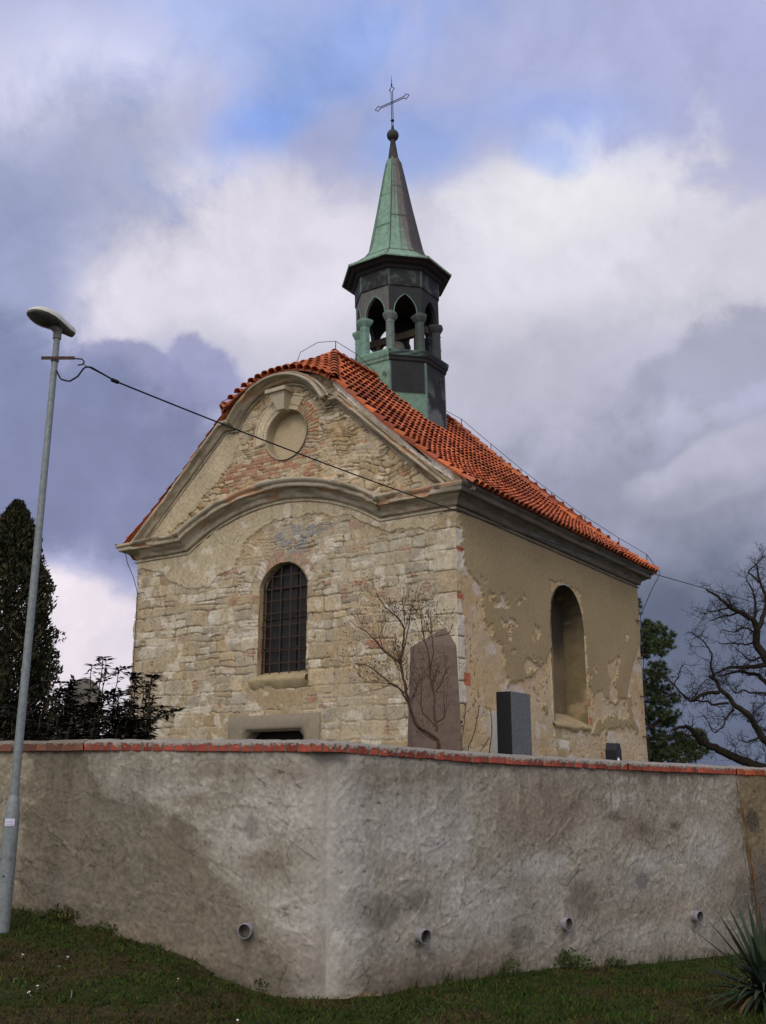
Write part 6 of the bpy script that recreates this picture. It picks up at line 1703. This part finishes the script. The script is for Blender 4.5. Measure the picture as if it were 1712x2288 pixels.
def bare_tree():
    rg = np.random.default_rng(71); Y = 27.0
    Z = lambda X, Yp, dy=0: at(1350 + X / 4.097, 1200 + Yp / 4.097, Y + dy)
    b = Z(1900, 2300); 
    e = empty('bare_tree', (b[0], b[1], ZG), 'gnarled leafless tree with twisting limbs at the right edge', 'tree')
    col = lin(46, 41, 35)
    mt = MB(); tr = wobble([(b[0] + .3, b[1], ZG - .3), (b[0] + .15, b[1], 2.0), tuple(Z(1700, 1700)), tuple(Z(1560, 1250)), tuple(Z(1480, 1100))], .3, .02, rg)
    mt.tube(tr, np.linspace(.26, .14, len(tr)), 9, col)
    limbs = [
        ([(1480, 1120, 0), (1400, 960, 0), (1415, 830, -.2), (1370, 760, -.3), (1250, 690, -.5), (1150, 640, -.6), (1060, 560, -.7), (930, 480, -.8)], .12, .022),
        ([(1415, 830, -.2), (1470, 600, .3), (1420, 420, .5), (1400, 250, .6)], .07, .02),
        ([(1370, 760, -.3), (1390, 600, 0), (1340, 420, .1), (1300, 380, .1)], .05, .014),
        ([(1700, 2150, 0), (1540, 1990, 0), (1430, 1830, -.2), (1350, 1690, -.3), (1190, 1580, -.4), (1140, 1500, -.4), (1060, 1420, -.5), (1020, 1310, -.5), (960, 1270, -.5)], .13, .04),
        ([(1060, 1420, -.5), (920, 1440, -.4), (790, 1510, -.4), (720, 1450, -.5), (640, 1350, -.5), (590, 1300, -.5)], .055, .014),
        ([(1140, 1520, -.4), (1020, 1535, -.2), (970, 1500, -.2), (800, 1505, -.4)], .035, .02),
        ([(1020, 1310, -.5), (970, 1180, -.6), (980, 1080, -.6), (900, 950, -.7), (800, 870, -.7), (750, 870, -.7)], .035, .008),
        ([(1480, 1170, 0), (1280, 1190, .3), (1150, 1200, .4), (1000, 1260, .4)], .07, .02),
        ([(1600, 1450, 0), (1400, 1250, .4), (1250, 1230, .6), (1060, 1280, .6)], .08, .02),
        ([(1640, 1560, .2), (1480, 1440, .2), (1330, 1440, .2), (1280, 1395, .2), (1210, 1430, .2), (1160, 1380, .2)], .045, .014),
        ([(1760, 2200, .2), (1400, 2100, .4), (1200, 2000, .6), (1000, 1920, .8), (890, 1890, .8)], .14, .10),
        ([(890, 1890, .8), (830, 1790, .7), (760, 1720, .6), (690, 1720, .5), (600, 1770, .5)], .085, .03),
        ([(1400, 960, 0), (1290, 980, -.1), (1180, 960, -.2), (1080, 970, -.3)], .03, .01),
        ([(1400, 880, 0), (1290, 830, -.1), (1170, 870, -.3), (1070, 850, -.3)], .03, .01),
        ([(1150, 640, -.6), (1000, 700, -.8), (930, 690, -.9), (900, 760, -.9)], .03, .008),
        ([(1250, 690, -.5), (1100, 720, -.4), (950, 770, -.4)], .03, .008),
        ([(1430, 1830, -.2), (1300, 1880, 0), (1230, 1860, 0)], .03, .01),
        ([(1190, 1580, -.4), (1110, 1650, -.5), (1100, 1720, -.5), (1010, 1790, -.5), (960, 1700, -.5)], .03, .01),
        ([(1480, 1100, 0), (1330, 1130, -.3), (1250, 1050, -.3), (1200, 1000, -.3)], .04, .012),
        ([(640, 1350, -.5), (680, 1230, -.5), (740, 1130, -.5)], .02, .006),
        ([(790, 1510, -.4), (900, 1350, -.4), (940, 1300, -.4)], .02, .008),
        ([(1420, 420, .5), (1300, 330, .5), (1420, 200, .5), (1480, 170, .5)], .03, .01),
        ([(1700, 1900, 0), (1560, 1800, .2), (1450, 1760, .3)], .05, .02),
    ]
    mb = MB()
    for pts, r0, r1 in limbs:
        p = wobble([Z(*q) for q in pts], .10, .016, rg)
        mt.tube(p, np.linspace(r0, r1, len(p)), 7, col * rg.uniform(.85, 1.1))
        ln = np.linalg.norm(np.diff(p, axis=0), axis=1).sum()
        twigs(mb, p, min(r0, .05) * .7, .009, rg, col, int(4 + ln * 4), .66, 2, .85, .10, .36, None, 5)
    mt.build('trunk', M_BARK, e)
    mb.build('twigs', M_BARK, e)
bare_tree()

def yucca():
    rg = np.random.default_rng(81); c = np.array([3.12, 8.75]); zg = float(ground_z(c[0:1], c[1:2])[0])
    e = empty('yucca_plant', (c[0], c[1], zg), 'spiky dark green yucca on the lawn at the right', 'plant')
    V, F, C = [], [], []; n0 = 0
    def leaf(az, el, ln, w, droop, col):
        nonlocal n0
        d = np.array([math.cos(az) * math.cos(el), math.sin(az) * math.cos(el), math.sin(el)]); sd = np.cross(d, Zv); sd /= np.linalg.norm(sd) + 1e-9; up = np.cross(sd, d)
        m = 9; p = np.array([c[0], c[1], zg + .10]) + d * .05
        for i in range(m + 1):
            t = i / m; ln_ = ln * .79; q = p + d * ln_ * t - Zv * droop * ln * t ** 2.4 * (1.0)
            ww = w * (min(1, .55 + 2.2 * t) if t < .3 else 1) * (1 - max(0, (t - .45) / .55) ** 1.3) + .001
            V.extend([q - sd * ww + up * ww * .35, q, q + sd * ww + up * ww * .35]); C.extend([col * (.9 + .3 * t)] * 3)
        for i in range(m):
            a = n0 + i * 3; F.extend([[a, a + 1, a + 4, a + 3], [a + 1, a + 2, a + 5, a + 4]])
        n0 += (m + 1) * 3
    pal = [lin(34, 48, 28), lin(44, 58, 36), lin(28, 40, 26), lin(48, 62, 48)]
    # the sharp upright fan seen against the wall, then the spreading rest
    for az, el, ln, w in [(2.6, 42, .98, .020), (2.75, 27, .85, .012), (2.7, 22, .80, .013), (2.45, 52, .95, .018), (2.35, 60, .92, .02), (2.15, 66, .95, .026), (1.95, 70, .95, .026), (1.7, 76, .92, .026), (1.2, 80, .85, .026), (.6, 68, .95, .028), (.3, 55, 1.0, .028),
                          (3.0, 12, .72, .022), (3.14, 3, .75, .024), (3.4, 0, .62, .024), (2.9, 35, .5, .018)]:
        leaf(az, R_(el), ln, w, .06 if el > 30 else .12, pal[rg.integers(4)] * rg.uniform(.8, 1.15))
    for _ in range(95):
        az = rg.uniform(0, 2 * math.pi); el = R_(rg.uniform(5, 75)); leaf(az, el, rg.uniform(.45, .85), rg.uniform(.016, .028), rg.uniform(.05, .5), pal[rg.integers(4)] * rg.uniform(.7, 1.2))
    for _ in range(40):
        az = rg.uniform(0, 2 * math.pi); leaf(az, R_(rg.uniform(-8, 12)), rg.uniform(.3, .6), rg.uniform(.012, .02), rg.uniform(.2, .5), lin(92, 78, 48) * rg.uniform(.6, 1.1))
    mesh_obj('leaves', np.array(V), F, M_LEAF, e, np.array(C))
yucca()
def vine():
    rg = np.random.default_rng(91)
    q = lambda a, z, o=.06: np.array([CW[0] + DR[0] * a + NR[0] * (o + BAT * (1.7 - z)), CW[1] + DR[1] * a + NR[1] * (o + BAT * (1.7 - z)), z])
    b = q(6.42, -.43)
    mb = MB(); col = lin(112, 84, 54)
    p = wobble([b, q(6.44, .1), q(6.40, .6), q(6.43, 1.0), q(6.38, 1.35), q(6.32, 1.55)], .08, .008, rg); mb.tube(p, np.linspace(.016, .005, len(p)), 5, col)
    twigs(mb, p, .007, .003, rg, col, 16, .26, 1, .7, .2, .12)
    o = mb.build('dry_vine', M_BARK, None); tag(o, 'dry leafless vine climbing the render seam behind the yucca', 'vine')
vine()
def weeds():
    rg = np.random.default_rng(95)
    def clump(name, x, y, w, h, n, cols, label, cat, size=.035, elong=1.2):
        z = float(ground_z(np.array(x), np.array(y)))
        V, F, C = leaf_cloud(None, [(x, y, z + h * .4), (x + w * .5, y - .02, z + h * .3), (x - w * .5, y, z + h * .3)], [(w * .55, .08, h * .5), (w * .5, .07, h * .35), (w * .5, .07, h * .35)], int(n * 1.3), size * .5, rg, cols, .55, elong, .1)
        o = mesh_obj(name, V, F, M_LEAF, None, C); tag(o, label, cat)
    clump('ivy_clump', -1.02, 8.98 + .17 - .02, .11, .17, 260, [lin(36, 48, 32), lin(48, 60, 42)], 'small dark ivy clump at the wall foot left of the corner', 'plant', .028, .9)
    clump('weed_clump', 1.86, 10.68, .24, .22, 420, [lin(58, 74, 34), lin(70, 86, 40)], 'green weed clump at the wall foot below the third drain pipe', 'plant', .03, 1.1)
    clump('weed_clump', 1.22, 10.12, .10, .22, 150, [lin(56, 72, 34), lin(80, 82, 44)], 'thin tuft of weeds at the wall foot between two drain pipes', 'plant', .02, 2.2)
    clump('weed_clump', 2.42, 11.1, .12, .14, 150, [lin(52, 66, 34), lin(70, 80, 40)], 'low weeds at the wall foot right of the green clump', 'plant', .022, 1.6)
    clump('weed_clump', -3.0, 9.84, .22, .18, 320, [lin(56, 62, 30), lin(92, 88, 36), lin(48, 54, 28)], 'yellowish weeds at the wall foot beside the lamp post', 'plant', .026, 1.6)
    clump('weed_clump', -2.55, 9.68, .16, .12, 200, [lin(56, 66, 30), lin(74, 80, 36)], 'small green weeds on the bank at the wall foot', 'plant', .022, 1.6)
weeds()
